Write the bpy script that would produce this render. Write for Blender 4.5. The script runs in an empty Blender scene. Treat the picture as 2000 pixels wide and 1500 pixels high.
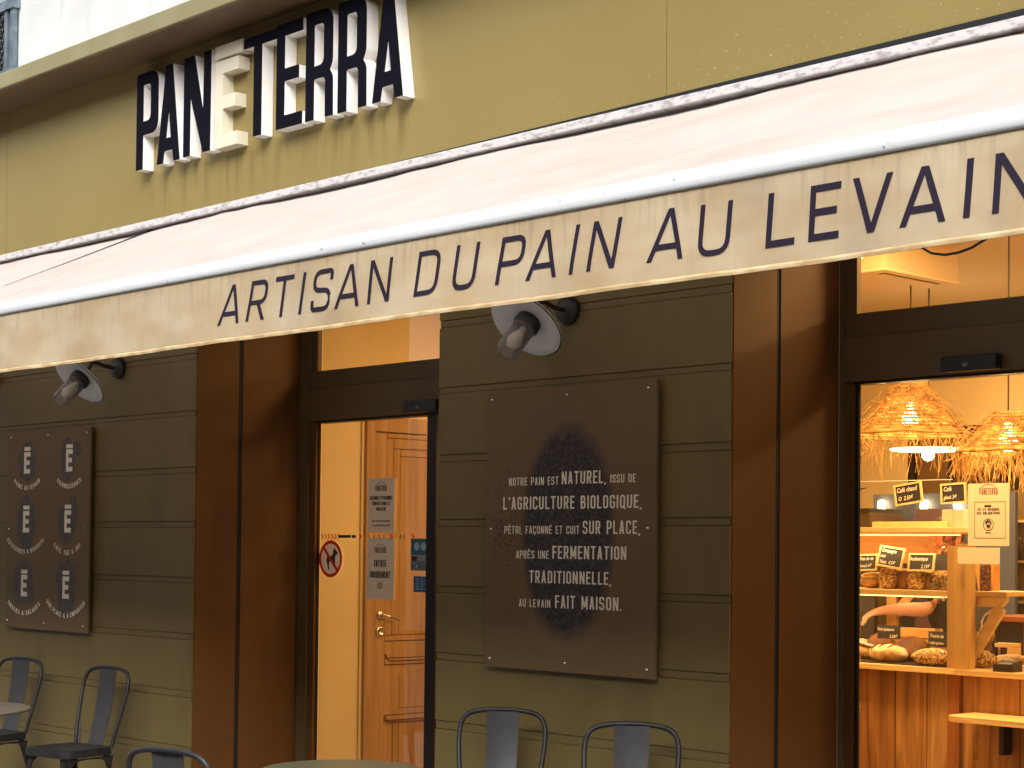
import bpy, math, random
from mathutils import Vector, noise, Matrix
from math import sin, cos, pi, radians, sqrt, atan2
random.seed(11)
S = bpy.context.scene
COL = S.collection

# ------------------------------------------------------------------ camera, sky, sun, exposure
yaw, pitch, roll, F, CY = 0.812531470, 0.0261784275, 0.0106852957, 3483.03717, 981.741262
CAM = Vector((0, -5.4, 1.55))
cam = bpy.data.cameras.new('camera'); cam.sensor_width = 36; cam.lens = F / 2000 * 36
cam.shift_y = (CY - 750) / 2000; cam.clip_start = .05; cam.clip_end = 500
co = bpy.data.objects.new('camera', cam); COL.objects.link(co); S.camera = co
f_ = Vector((-sin(yaw), cos(yaw), 0)); r_ = Vector((cos(yaw), sin(yaw), 0)); u_ = Vector((0, 0, 1))
f2 = f_ * cos(pitch) + u_ * sin(pitch); u2 = -f_ * sin(pitch) + u_ * cos(pitch)
r3 = r_ * cos(roll) + u2 * sin(roll); u3 = -r_ * sin(roll) + u2 * cos(roll)
m = Matrix(((r3.x, u3.x, -f2.x), (r3.y, u3.y, -f2.y), (r3.z, u3.z, -f2.z)))
co.matrix_world = Matrix.Translation(CAM) @ m.to_4x4()

SUN_EL, SUN_AZ = 38, 140      # azimuth clockwise from +Y, the light comes from the street side
w = bpy.data.worlds.new('World'); S.world = w; w.use_nodes = True
nt = w.node_tree; bg = nt.nodes['Background']
sky = nt.nodes.new('ShaderNodeTexSky'); sky.sky_type = 'NISHITA'; sky.sun_disc = False
sky.sun_elevation = radians(SUN_EL); sky.sun_rotation = radians(SUN_AZ); sky.dust_density = 6; sky.air_density = 1.0; sky.ozone_density = .6
hs = nt.nodes.new('ShaderNodeHueSaturation'); hs.inputs['Saturation'].default_value = .14
nt.links.new(sky.outputs[0], hs.inputs['Color']); nt.links.new(hs.outputs[0], bg.inputs[0]); bg.inputs[1].default_value = .13
sl = bpy.data.lights.new('sun', 'SUN'); sl.energy = .65; sl.angle = radians(70); sl.color = (1, .97, .93)
so = bpy.data.objects.new('sun', sl); COL.objects.link(so)
sd = Vector((sin(radians(SUN_AZ)) * cos(radians(SUN_EL)), cos(radians(SUN_AZ)) * cos(radians(SUN_EL)), sin(radians(SUN_EL))))
so.rotation_euler = sd.to_track_quat('Z', 'Y').to_euler(); so.location = sd * 40
S.view_settings.view_transform = 'Standard'; S.view_settings.look = 'None'; S.view_settings.gamma = 1
S.view_settings.exposure = 1.22
try:
    S.cycles.max_bounces = 8; S.cycles.transparent_max_bounces = 16; S.cycles.sample_clamp_indirect = 6
    S.cycles.use_denoising = True; S.cycles.caustics_reflective = False; S.cycles.caustics_refractive = False
except Exception: pass

# ------------------------------------------------------------------ materials
def M(name, c, rough=.55, metal=0., spec=.5, c2=None, ns=6., nd=3., lo=.4, hi=.65, stretch=(1, 1, 1), bump=0., bs=60., bst=(1, 1, 1), coat=0., alpha=1., trans=0., warp=0.):
    mt = bpy.data.materials.new(name); mt.use_nodes = True; t = mt.node_tree; b = t.nodes['Principled BSDF']
    b.inputs['Base Color'].default_value = (*c, 1); b.inputs['Roughness'].default_value = rough; b.inputs['Metallic'].default_value = metal
    b.inputs['Specular IOR Level'].default_value = spec; b.inputs['Coat Weight'].default_value = coat
    tc = t.nodes.new('ShaderNodeTexCoord')
    if c2 is not None:
        mp = t.nodes.new('ShaderNodeMapping'); mp.inputs['Scale'].default_value = stretch
        n = t.nodes.new('ShaderNodeTexNoise'); n.inputs['Scale'].default_value = ns; n.inputs['Detail'].default_value = nd; n.inputs['Distortion'].default_value = warp
        r = t.nodes.new('ShaderNodeValToRGB'); r.color_ramp.elements[0].position = lo; r.color_ramp.elements[1].position = hi
        r.color_ramp.elements[0].color = (*c, 1); r.color_ramp.elements[1].color = (*c2, 1)
        t.links.new(tc.outputs['Object'], mp.inputs[0]); t.links.new(mp.outputs[0], n.inputs['Vector']); t.links.new(n.outputs['Fac'], r.inputs[0]); t.links.new(r.outputs[0], b.inputs['Base Color'])
    if bump:
        mp2 = t.nodes.new('ShaderNodeMapping'); mp2.inputs['Scale'].default_value = bst
        n2 = t.nodes.new('ShaderNodeTexNoise'); n2.inputs['Scale'].default_value = bs; n2.inputs['Detail'].default_value = 4
        bp = t.nodes.new('ShaderNodeBump'); bp.inputs['Strength'].default_value = bump; bp.inputs['Distance'].default_value = .01
        t.links.new(tc.outputs['Object'], mp2.inputs[0]); t.links.new(mp2.outputs[0], n2.inputs['Vector']); t.links.new(n2.outputs['Fac'], bp.inputs['Height']); t.links.new(bp.outputs[0], b.inputs['Normal'])
    if trans:   # thin cloth, paper, straw: part of the light comes through
        tr = t.nodes.new('ShaderNodeBsdfTranslucent'); mx = t.nodes.new('ShaderNodeMixShader'); mx.inputs[0].default_value = trans
        src = b.inputs['Base Color'].links
        if src: t.links.new(src[0].from_socket, tr.inputs[0])
        else: tr.inputs[0].default_value = (*c, 1)
        o = t.nodes['Material Output']; t.links.new(b.outputs[0], mx.inputs[1]); t.links.new(tr.outputs[0], mx.inputs[2]); t.links.new(mx.outputs[0], o.inputs[0])
    return mt
def add_layer(mt, col, ns, stretch, lo, hi, amount=1., nd=2., zmask=None):
    """one more patch of dirt or wear over a material's base colour"""
    t = mt.node_tree; b = t.nodes['Principled BSDF']; tc = t.nodes.new('ShaderNodeTexCoord'); mp = t.nodes.new('ShaderNodeMapping'); mp.inputs['Scale'].default_value = stretch
    n = t.nodes.new('ShaderNodeTexNoise'); n.inputs['Scale'].default_value = ns; n.inputs['Detail'].default_value = nd
    mr = t.nodes.new('ShaderNodeMapRange'); mr.inputs[1].default_value = lo; mr.inputs[2].default_value = hi; mr.inputs[4].default_value = amount
    mx = t.nodes.new('ShaderNodeMix'); mx.data_type = 'RGBA'
    t.links.new(tc.outputs['Object'], mp.inputs[0]); t.links.new(mp.outputs[0], n.inputs['Vector']); t.links.new(n.outputs['Fac'], mr.inputs[0])
    fac = mr.outputs[0]
    if zmask:
        sx = t.nodes.new('ShaderNodeSeparateXYZ'); t.links.new(tc.outputs['Object'], sx.inputs[0])
        for ax, a0, a1 in zmask:
            m2 = t.nodes.new('ShaderNodeMapRange'); m2.inputs[1].default_value = a0; m2.inputs[2].default_value = a1
            t.links.new(sx.outputs[ax], m2.inputs[0]); mu = t.nodes.new('ShaderNodeMath'); mu.operation = 'MULTIPLY'
            t.links.new(fac, mu.inputs[0]); t.links.new(m2.outputs[0], mu.inputs[1]); fac = mu.outputs[0]
    src = b.inputs['Base Color'].links
    if src: t.links.new(src[0].from_socket, mx.inputs[6])
    else: mx.inputs[6].default_value = b.inputs['Base Color'].default_value
    mx.inputs[7].default_value = (*col, 1); t.links.new(fac, mx.inputs[0])
    for l in list(b.inputs['Base Color'].links): t.links.remove(l)
    t.links.new(mx.outputs[2], b.inputs['Base Color'])
    for nd_ in t.nodes:
        if nd_.type == 'BSDF_TRANSLUCENT': t.links.new(mx.outputs[2], nd_.inputs[0])
def glass(name, tint=(1, 1, 1), rough=0., boost=1., dust=0.):
    mt = bpy.data.materials.new(name); mt.use_nodes = True; t = mt.node_tree; t.nodes.remove(t.nodes['Principled BSDF'])
    tr = t.nodes.new('ShaderNodeBsdfTransparent'); tr.inputs[0].default_value = (*tint, 1); g = t.nodes.new('ShaderNodeBsdfGlossy'); g.inputs['Roughness'].default_value = rough
    fr = t.nodes.new('ShaderNodeFresnel'); fr.inputs[0].default_value = 1.45; mu = t.nodes.new('ShaderNodeMath'); mu.operation = 'MULTIPLY'; mu.inputs[1].default_value = boost
    mx = t.nodes.new('ShaderNodeMixShader'); t.links.new(fr.outputs[0], mu.inputs[0]); t.links.new(mu.outputs[0], mx.inputs[0]); t.links.new(tr.outputs[0], mx.inputs[1]); t.links.new(g.outputs[0], mx.inputs[2])
    o_ = mx.outputs[0]
    if dust:   # a film of dust scatters some light
        df = t.nodes.new('ShaderNodeBsdfDiffuse'); df.inputs[0].default_value = (.72, .69, .66, 1); tl = t.nodes.new('ShaderNodeBsdfTranslucent'); tl.inputs[0].default_value = (.72, .69, .66, 1); m1 = t.nodes.new('ShaderNodeMixShader'); m2 = t.nodes.new('ShaderNodeMixShader'); m2.inputs[0].default_value = dust
        t.links.new(df.outputs[0], m1.inputs[1]); t.links.new(tl.outputs[0], m1.inputs[2]); t.links.new(o_, m2.inputs[1]); t.links.new(m1.outputs[0], m2.inputs[2]); o_ = m2.outputs[0]
    t.links.new(o_, t.nodes['Material Output'].inputs[0]); return mt
def emit(name, c, s):
    mt = bpy.data.materials.new(name); mt.use_nodes = True; b = mt.node_tree.nodes['Principled BSDF']
    b.inputs['Base Color'].default_value = (*c, 1); b.inputs['Emission Color'].default_value = (*c, 1); b.inputs['Emission Strength'].default_value = s; return mt
def wood(name, c, c2, axis='z', sc=5.):
    st = {'z': (7, 7, .5), 'x': (.5, 7, 7), 'y': (7, .5, 7)}[axis]
    return M(name, c, .55, c2=c2, ns=sc, nd=6, lo=.35, hi=.72, stretch=st, bump=.25, bs=sc * 4, bst=st, warp=.8)

OLIVE = M('olive_lacquer', (.235, .176, .056), .34, spec=.45, c2=(.257, .196, .067), ns=1.2, lo=.3, hi=.7)
add_layer(OLIVE, (.15, .105, .03), 9, (1.6, 1, .16), .46, .7, .75, zmask=(('Z', 3.32, 3.5), ('Z', 3.63, 3.58), ('X', -8.6, -8.4), ('X', -6.1, -6.3)))
add_layer(OLIVE, (.6, .56, .44), 70, (1, 1, 1), .70, .74, .8, zmask=(('Z', 3.62, 3.40), ('X', -6.5, -3.)))
OLIVE_WALL = M('olive_wall_paint', (.175, .125, .042), .5, spec=.35, c2=(.195, .143, .052), ns=1.5, lo=.3, hi=.7, bump=.06, bs=40)
add_layer(OLIVE_WALL, (.085, .06, .022), 3.2, (1, 1, .5), .5, .72, .35, nd=6)
add_layer(OLIVE_WALL, (.3, .26, .18), 90, (1, 1, 1), .74, .77, .6)
CORN = M('cornice_paint', (.23, .205, .10), .45, c2=(.26, .235, .125), ns=4)
BRONZE = M('bronze_metal', (.125, .054, .013), .55, metal=.1, spec=.4, c2=(.14, .062, .016), ns=2)
FRAME = M('dark_bronze_frame', (.125, .08, .036), .5, metal=.05, c2=(.138, .088, .04), ns=3)
BLACK = M('black_plastic', (.012, .012, .013), .4)
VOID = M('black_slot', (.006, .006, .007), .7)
STONE = M('white_render', (.54, .545, .55), .8, c2=(.60, .605, .61), ns=2.5, nd=6, bump=.15, bs=30)
add_layer(STONE, (.42, .42, .42), 3, (2, 1, .5), .58, .75, .5)
CREAMFACE = M('cream_enamel', (.66, .61, .47), .35, c2=(.70, .65, .52), ns=9)
NAVY = M('navy_black_acrylic', (.006, .006, .011), .6, spec=.04)
WHITE = M('white_acrylic', (.86, .85, .83), .4)
FABRIC = M('cream_canvas', (.66, .575, .53), .8, c2=(.70, .62, .575), ns=3, bump=.1, bs=300, trans=.30)
VAL = M('valance_canvas', (.60, .45, .265), .8, c2=(.70, .58, .39), ns=3.5, lo=.35, hi=.65, stretch=(1, 1, 2.2), bump=.12, bs=8, trans=.3)
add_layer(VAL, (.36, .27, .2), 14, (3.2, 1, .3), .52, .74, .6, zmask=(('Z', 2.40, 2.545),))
add_layer(VAL, (.42, .33, .24), 5, (1, 1, .8), .54, .76, .5, nd=6)
add_layer(VAL, (.40, .28, .17), 20, (4, 1, .12), .55, .75, .15, nd=4)
add_layer(FABRIC, (.46, .39, .34), 2.6, (.6, 1, 1), .52, .75, .4, nd=7)
HEM = M('valance_hem', (.44, .30, .14), .85, c2=(.62, .48, .28), ns=14, stretch=(1, 1, 3))
RAILM = M('white_aluminium', (.62, .645, .655), .38, spec=.45, c2=(.58, .605, .615), ns=5, stretch=(.3, 1, 4))
add_layer(RAILM, (.12, .12, .14), 30, (1, 1, 1), .70, .74, .8)
STRIP = M('weathered_white_profile', (.56, .54, .54), .5)
add_layer(STRIP, (.25, .22, .23), 22, (1.2, 1, 3), .50, .66, .75, nd=8)
INK = M('violet_black_print', (.022, .015, .03), .75, spec=.2)
BROWNSIGN = M('brown_sign_panel', (.168, .103, .048), .55, spec=.3, c2=(.182, .113, .054), ns=2)
BLOT = M('blue_grey_print', (.048, .042, .05), .55, c2=(.15, .105, .075), ns=75, nd=6, lo=.45, hi=.85)
BLOTL = M('pale_blue_grey_print', (.10, .076, .058), .55, c2=(.062, .053, .053), ns=30, nd=4)
IVORY = M('ivory_print', (.95, .87, .70), .6)
STEEL = M('polished_steel', (.75, .73, .70), .15, metal=1)
ENAMEL = M('white_enamel', (.86, .85, .84), .35)
ENAMELD = M('dark_enamel', (.03, .024, .024), .4)
GUN = M('gunmetal_paint', (.022, .021, .022), .4, metal=.1, spec=.4, c2=(.032, .031, .032), ns=20)
GUNL = M('brushed_steel_grey', (.05, .05, .052), .42, metal=.15, c2=(.062, .062, .064), ns=30)
TABLEM = M('olive_table_enamel', (.115, .115, .065), .35, spec=.5)
TABLEL = M('grey_table_laminate', (.13, .11, .085), .45, c2=(.155, .13, .10), ns=40)
LAMPGLASS = glass('clear_lamp_glass', (.985, .98, .975), .05, 1.8, .2)
PANE = glass('door_glass', (.98, .98, .97), 0, .3)
PLEXI = glass('plexiglass', (.96, .97, .98), 0, .55)
CREAMW = M('cream_plaster', (.76, .58, .29), .8, c2=(.80, .63, .34), ns=2, bump=.05, bs=40)
CEILM = M('ceiling_paint', (.80, .68, .44), .8)
PINE = wood('honey_pine', (.50, .30, .125), (.35, .18, .065), 'z', 3.)
PINEP = wood('pale_pine', (.82, .60, .29), (.68, .45, .18), 'x', 4.)
PINEV = wood('pale_pine_upright', (.70, .44, .16), (.58, .33, .1), 'z', 4.)
PLANK = wood('reclaimed_plank', (.50, .265, .09), (.17, .07, .022), 'z', 3.2)
add_layer(PLANK, (.05, .025, .014), 5, (1.6, 1, .9), .70, .80, .9, nd=4)
PLANK2 = wood('reclaimed_plank_light', (.56, .33, .13), (.25, .11, .035), 'z', 4.1); PLANK3 = wood('reclaimed_plank_dark', (.40, .19, .06), (.13, .05, .016), 'z', 2.7)
for P_ in (PLANK2, PLANK3): add_layer(P_, (.05, .025, .014), 6, (1.6, 1, .9), .68, .78, .9, nd=4)
FLOORM = M('interior_floor_tile', (.3, .22, .14), .5)
PAPER = M('white_paper', (.90, .82, .66), .7, trans=.2)
PAPERW = M('printed_sheet', (.60, .55, .45), .7, trans=.15)
INKB = M('black_print', (.02, .018, .018), .6)
REDP = M('red_print', (.80, .03, .04), .5, trans=.25); ORNG = M('orange_print', (.85, .3, .05), .5)
BLUEP = M('blue_sticker', (.03, .11, .24), .4); TEAL = M('teal_sticker', (.03, .16, .2), .4); GREYS = M('grey_sticker', (.16, .2, .22), .5)
LTBL = M('pale_blue_print', (.4, .55, .62), .5)
SLATE = M('slate_black', (.022, .02, .02), .7); CHALK = M('chalk', (.85, .80, .72), .9)
CRUST = M('bread_crust', (.26, .09, .02), .65, c2=(.66, .38, .15), ns=11, nd=5, bump=.9, bs=26)
CRUSTD = M('dark_bread_crust', (.09, .03, .009), .7, c2=(.26, .10, .03), ns=8, nd=5, bump=.9, bs=26)
FLOUR = M('floured_crust', (.82, .64, .38), .85, c2=(.38, .16, .045), ns=7, nd=5, lo=.48, hi=.66, bump=.9, bs=26)
CRUSTS = M('seeded_crust', (.17, .06, .014), .7, c2=(.78, .52, .22), ns=75, nd=3, lo=.42, hi=.6, bump=1., bs=75)
SEED = M('seeds', (.88, .66, .34), .6, c2=(.5, .25, .07), ns=60, lo=.42, hi=.6)
KRAFT = M('kraft_paper', (.66, .42, .25), .8, c2=(.72, .5, .32), ns=5, bump=.3, bs=14, trans=.15)
STRAW = M('straw', (.30, .145, .035), .8, c2=(.62, .40, .14), ns=16, nd=5, lo=.36, hi=.64, trans=.16)
BULB = emit('warm_bulb', (1, .74, .36), 6)
DISCM = emit('lit_opal_disc', (1, .82, .5), 1.6)
LEAFM = M('leaf_dark_green', (.035, .05, .012), .5); DRIED = M('dried_red_leaf', (.42, .09, .02), .7, c2=(.5, .2, .05), ns=30)
WHEAT = M('dried_wheat', (.55, .38, .16), .8)
DARKIN = M('dark_cabinet', (.022, .012, .008), .5); BACKB = M('back_room_brown', (.2, .11, .04), .8)
ZINC = M('blue_grey_ironwork', (.10, .14, .17), .5, metal=.3, c2=(.18, .23, .26), ns=12)
PAVE = M('pavement_stone', (.13, .125, .12), .85, c2=(.17, .165, .16), ns=6, bump=.3, bs=50); ROADM = M('asphalt', (.055, .055, .055), .9, bump=.4, bs=120)
AMBER = M('amber_stock', (.55, .25, .06), .5); GREYBLUE = M('blue_grey_tone', (.12, .14, .2), .5); LILAC = M('lilac_reflection', (.25, .14, .16), .5)

# ------------------------------------------------------------------ mesh builder
BASE = {}
class MB:
    def __init__(s): s.v = []; s.f = []; s.sm = []
    def add(s, v, f, smooth=False):
        o = len(s.v); s.v += [tuple(p) for p in v]; s.f += [tuple(i + o for i in q) for q in f]; s.sm += [smooth] * len(f); return s
    def box(s, x0, x1, y0, y1, z0, z1, bev=0.):
        x0, x1 = sorted((x0, x1)); y0, y1 = sorted((y0, y1)); z0, z1 = sorted((z0, z1))
        if not bev:
            v = [(x, y, z) for x in (x0, x1) for y in (y0, y1) for z in (z0, z1)]
            return s.add(v, [(0, 1, 3, 2), (4, 6, 7, 5), (0, 4, 5, 1), (2, 3, 7, 6), (0, 2, 6, 4), (1, 5, 7, 3)])
        b = min(bev, (x1 - x0) / 2.01, (y1 - y0) / 2.01, (z1 - z0) / 2.01)
        import bmesh
        bm = bmesh.new(); bmesh.ops.create_cube(bm, size=1)
        for q in bm.verts: q.co = Vector(((x0 + x1) / 2 + q.co.x * (x1 - x0), (y0 + y1) / 2 + q.co.y * (y1 - y0), (z0 + z1) / 2 + q.co.z * (z1 - z0)))
        bmesh.ops.bevel(bm, geom=list(bm.edges), offset=b, segments=2, affect='EDGES', profile=.6)
        bm.verts.index_update(); s.add([q.co[:] for q in bm.verts], [[q.index for q in fc.verts] for fc in bm.faces]); bm.free(); return s
    def obox(s, c, ax, ay, az):   # oriented box from centre and half axes
        c = Vector(c); ax, ay, az = Vector(ax), Vector(ay), Vector(az)
        v = [c + i * ax + j * ay + k * az for i in (-1, 1) for j in (-1, 1) for k in (-1, 1)]
        return s.add(v, [(0, 1, 3, 2), (4, 6, 7, 5), (0, 4, 5, 1), (2, 3, 7, 6), (0, 2, 6, 4), (1, 5, 7, 3)])
    def tube(s, pts, r, n=8, cap=True, closed=False):
        pts = [Vector(p) for p in pts]; N = len(pts); rs = r if isinstance(r, (list, tuple)) else [r] * N
        v = []; a = None
        for i, p in enumerate(pts):
            d = (pts[(i + 1) % N] - pts[i - 1]) if closed else (pts[min(i + 1, N - 1)] - pts[max(i - 1, 0)])
            d = d.normalized() if d.length > 1e-9 else Vector((0, 0, 1))
            if a is None: a = d.orthogonal().normalized()
            a = (a - d * a.dot(d)); a = a.normalized() if a.length > 1e-6 else d.orthogonal().normalized(); b = d.cross(a)
            v += [p + rs[i] * (a * cos(2 * pi * k / n) + b * sin(2 * pi * k / n)) for k in range(n)]
        f = []
        for i in range(N if closed else N - 1):
            j = (i + 1) % N
            f += [(i * n + k, i * n + (k + 1) % n, j * n + (k + 1) % n, j * n + k) for k in range(n)]
        s.add(v, f, n > 4)
        if cap and not closed:
            s.add(v[:n], [tuple(range(n))[::-1]]); s.add(v[-n:], [tuple(range(n))])
        return s
    def lathe(s, prof, o=(0, 0, 0), axis=(0, 0, 1), n=32, close=False):
        ax = Vector(axis).normalized(); a = ax.orthogonal().normalized(); b = ax.cross(a); o = Vector(o)
        v = [o + ax * h + r * (a * cos(2 * pi * k / n) + b * sin(2 * pi * k / n)) for r, h in prof for k in range(n)]
        f = [(i * n + k, i * n + (k + 1) % n, (i + 1) * n + (k + 1) % n, (i + 1) * n + k) for i in range(len(prof) - 1) for k in range(n)]
        return s.add(v, f, True)
    def blob(s, c, r, nu=28, nv=18, amp=.06, fr=3., seed=0, flat=None, pw=2., rot=0.):
        c = Vector(c); v = []
        for j in range(nv + 1):
            th = pi * j / nv
            for i in range(nu):
                ph = 2 * pi * i / nu
                d = Vector((sin(th) * cos(ph), sin(th) * sin(ph), cos(th)))
                k = (abs(d.x) ** pw + abs(d.y) ** pw + abs(d.z) ** pw) ** (-1 / pw)
                q = d * k; q *= 1 + amp * noise.noise(d * fr + Vector((seed, seed * 1.7, 0)))
                p = Vector((q.x * r[0], q.y * r[1], q.z * r[2]))
                p = Vector((p.x * cos(rot) - p.y * sin(rot), p.x * sin(rot) + p.y * cos(rot), p.z)) + c
                if flat is not None and p.z < flat: p.z = flat
                v.append(p)
        f = [(j * nu + i, j * nu + (i + 1) % nu, (j + 1) * nu + (i + 1) % nu, (j + 1) * nu + i) for j in range(nv) for i in range(nu)]
        return s.add(v, f, True)
    def grid(s, fn, nu, nv, smooth=True):
        v = [fn(i / nu, j / nv) for j in range(nv + 1) for i in range(nu + 1)]
        return s.add(v, [(j * (nu + 1) + i, j * (nu + 1) + i + 1, (j + 1) * (nu + 1) + i + 1, (j + 1) * (nu + 1) + i) for j in range(nv) for i in range(nu)], smooth)
    def prism(s, outl, y0, y1):   # polygon in (x, z) extruded along y
        n = len(outl); v = [(x, y0, z) for x, z in outl] + [(x, y1, z) for x, z in outl]
        return s.add(v, [tuple(range(n)), tuple(range(2 * n - 1, n - 1, -1))] + [(i, i + n, (i + 1) % n + n, (i + 1) % n) for i in range(n)])
    def build(s, name, mat, parent=None, org=None):
        me = bpy.data.meshes.new(name); o = bpy.data.objects.new(name, me); COL.objects.link(o)
        b = Vector(BASE[parent.name]) if parent else Vector(org or (0, 0, 0))
        me.from_pydata([tuple(Vector(p) - b) for p in s.v], [], s.f); me.update()
        me.polygons.foreach_set('use_smooth', s.sm)
        import bmesh
        bm = bmesh.new(); bm.from_mesh(me); bmesh.ops.recalc_face_normals(bm, faces=bm.faces); bm.to_mesh(me); bm.free()
        for mm in (mat if isinstance(mat, (list, tuple)) else [mat]): me.materials.append(mm)
        if parent: o.parent = parent
        else: o.location = b
        BASE[o.name] = tuple(b); return o
def tag(o, label, cat, group=None, kind=None):
    if label: o['label'] = label
    if cat: o['category'] = cat
    if group: o['group'] = group
    if kind: o['kind'] = kind
    return o
def thing(name, label, cat, loc=(0, 0, 0), group=None):
    o = bpy.data.objects.new(name, None); COL.objects.link(o); o.location = loc; o.empty_display_size = .1; BASE[o.name] = tuple(loc)
    return tag(o, label, cat, group)
def dup(root, loc, rz=0., label=None, group=None):
    def cp(o, par):
        c = o.copy(); COL.objects.link(c); c.parent = par
        for ch in list(o.children): cp(ch, c)
        return c
    r = cp(root, None); r.location = loc; r.rotation_euler = (0, 0, rz)
    if label: r['label'] = label
    if group: r['group'] = group
    BASE[r.name] = tuple(loc); return r
def bx(name, mat, par, *a, bev=0.): return MB().box(*a, bev=bev).build(name, mat, par)

# ------------------------------------------------------------------ stroke lettering (no font file)
def fillet(pts, r, closed, seg=5):
    out = []; n = len(pts)
    for i, p in enumerate(pts):
        p = Vector(p)
        if not closed and i in (0, n - 1): out.append(p); continue
        a = Vector(pts[i - 1]) - p; b = Vector(pts[(i + 1) % n]) - p
        la, lb = a.length, b.length; k = min(r, la * .5, lb * .5)
        if k < 1e-5: out.append(p); continue
        p0 = p + a / la * k; p1 = p + b / lb * k
        for q in range(seg + 1):
            t = q / seg; out.append(p0 * (1 - t) ** 2 + p * 2 * t * (1 - t) + p1 * t * t)
    return out
def glyph(ch, w, t, rad):
    """centre-line strokes of a capital in a box w x 1; ('d', a, b) has horizontal ends, ('p', pts, closed)"""
    a = t / 2; x0, x1, y0, y1, mid = a, w - a, a, 1 - a, .5; R = rad
    acc = []
    base = {'É': 'E', 'È': 'E', 'Ē': 'E', 'Ç': 'C', 'À': 'A', 'Â': 'A'}.get(ch, ch)
    if ch in 'ÉÈ':
        s = 1 if ch == 'É' else -1; acc = [('p', [(w * .5 - s * .07, 1.06), (w * .5 + s * .09, 1.2)], 0)]
    if ch == 'Â': acc = [('p', [(w * .5 - .13, 1.07), (w * .5, 1.19), (w * .5 + .13, 1.07)], 0)]
    if ch == 'Ē': acc = [('p', [(0, 1.06 + a), (w, 1.06 + a)], 0)]
    if ch == 'Ç': acc = [('p', [(w * .52, 0), (w * .52, -.1), (w * .36, -.14)], 0)]
    if ch == 'À': acc = [('p', [(w * .5 + .07, 1.06), (w * .5 - .09, 1.2)], 0)]
    P = lambda pts, r=0., c=0: ('p', fillet([Vector(q) for q in pts], r, c) if r else [Vector(q) for q in pts], c)
    D = lambda p, q: ('d', p, q)
    hx = a * 1.06
    g = {
     'A': [D((hx, 0), (w / 2 - hx * .12, 1)), D((w - hx, 0), (w / 2 + hx * .12, 1)), P([(w * .2, .27), (w * .8, .27)])],
     'B': [P([(x0, y0), (x0, y1), (x1 - a * .5, y1), (x1 - a * .5, mid), (x0, mid)], R), P([(x0, mid), (x1, mid), (x1, y0), (x0, y0)], R), P([(x0, 0), (x0, 1)])],
     'C': [P([(x1, .70), (x1, y1), (x0, y1), (x0, y0), (x1, y0), (x1, .30)], R)],
     'D': [P([(x0, y1), (x1, y1), (x1, y0), (x0, y0)], R), P([(x0, 0), (x0, 1)])],
     'E': [P([(x0, 0), (x0, 1)]), P([(x0, y1), (w, y1)]), P([(x0, .51), (w * .9, .51)]), P([(x0, y0), (w, y0)])],
     'F': [P([(x0, 0), (x0, 1)]), P([(x0, y1), (w, y1)]), P([(x0, .51), (w * .9, .51)])],
     'G': [P([(x1, .70), (x1, y1), (x0, y1), (x0, y0), (x1, y0), (x1, .46), (w * .52, .46)], R)],
     'H': [P([(x0, 0), (x0, 1)]), P([(x1, 0), (x1, 1)]), P([(x0, .5), (x1, .5)])],
     'I': [P([(w / 2, 0), (w / 2, 1)])],
     'J': [P([(x1, 1), (x1, y0), (x0, y0), (x0, .3)], R)],
     'L': [P([(x0, 0), (x0, 1)]), P([(x0, y0), (w, y0)])],
     'K': [P([(x0, 0), (x0, 1)]), D((x0 + a, .4), (w - hx, 1)), D((w * .42, .62), (w - hx, 0))],
     '3': [P([(x0, .74), (x0, y1), (x1, y1), (x1, .52), (w * .4, .52)], R), P([(w * .4, .52), (x1, .52), (x1, y0), (x0, y0), (x0, .26)], R)],
     'M': [P([(x0, 0), (x0, 1)]), P([(x1, 0), (x1, 1)]), D((x0, 1), (w / 2, .15)), D((x1, 1), (w / 2, .15))],
     'N': [P([(x0, 0), (x0, 1)]), P([(x1, 0), (x1, 1)]), D((x0 + a * .1, 1), (x1 - a * .1, 0))],
     'O': [P([(x0, y0), (x0, y1), (x1, y1), (x1, y0)], R, 1)],
     'P': [P([(x0, y1), (x1, y1), (x1, .43), (x0, .43)], R), P([(x0, 0), (x0, 1)])],
     'Q': [P([(x0, y0), (x0, y1), (x1, y1), (x1, y0)], R, 1), P([(w * .55, .2), (w, -.06)])],
     'R': [P([(x0, y1), (x1 - a * .3, y1), (x1 - a * .3, .45), (x0, .45)], R), P([(x0, 0), (x0, 1)]), D((w * .52, .45), (x1, 0))],
     'S': [P([(x1, .72), (x1, y1), (x0, y1), (x0, .52), (x1, .48), (x1, y0), (x0, y0), (x0, .28)], R)],
     'T': [P([(w / 2, 0), (w / 2, 1)]), P([(0, y1), (w, y1)])],
     'U': [P([(x0, 1), (x0, y0), (x1, y0), (x1, 1)], R)],
     'V': [D((hx, 1), (w / 2 - hx * .1, 0)), D((w - hx, 1), (w / 2 + hx * .1, 0))],
     'X': [D((hx, 1), (w - hx, 0)), D((w - hx, 1), (hx, 0))],
     '&': [P([(w, 0), (w * .25, .75), (w * .3, y1), (w * .7, y1), (w * .72, .7), (x0, .35), (x0, y0), (w * .6, y0), (w, .4)], .1)],
     ',': [P([(w / 2, .05), (w / 2 - .05, -.12)])], '.': [P([(w / 2, 0), (w / 2, t)])], "'": [P([(w / 2, .75), (w / 2, 1)])], '-': [P([(0, .5), (w, .5)])], ' ': [],
    }.get(base, [])
    return g + acc
WIDE = {'I': None, ' ': .6, ',': .3, '.': .3, "'": .3, 'M': 1.25, 'L': .86, 'E': .88, 'F': .85, 'J': .8, 'N': 1.05, '&': 1.15}
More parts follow.
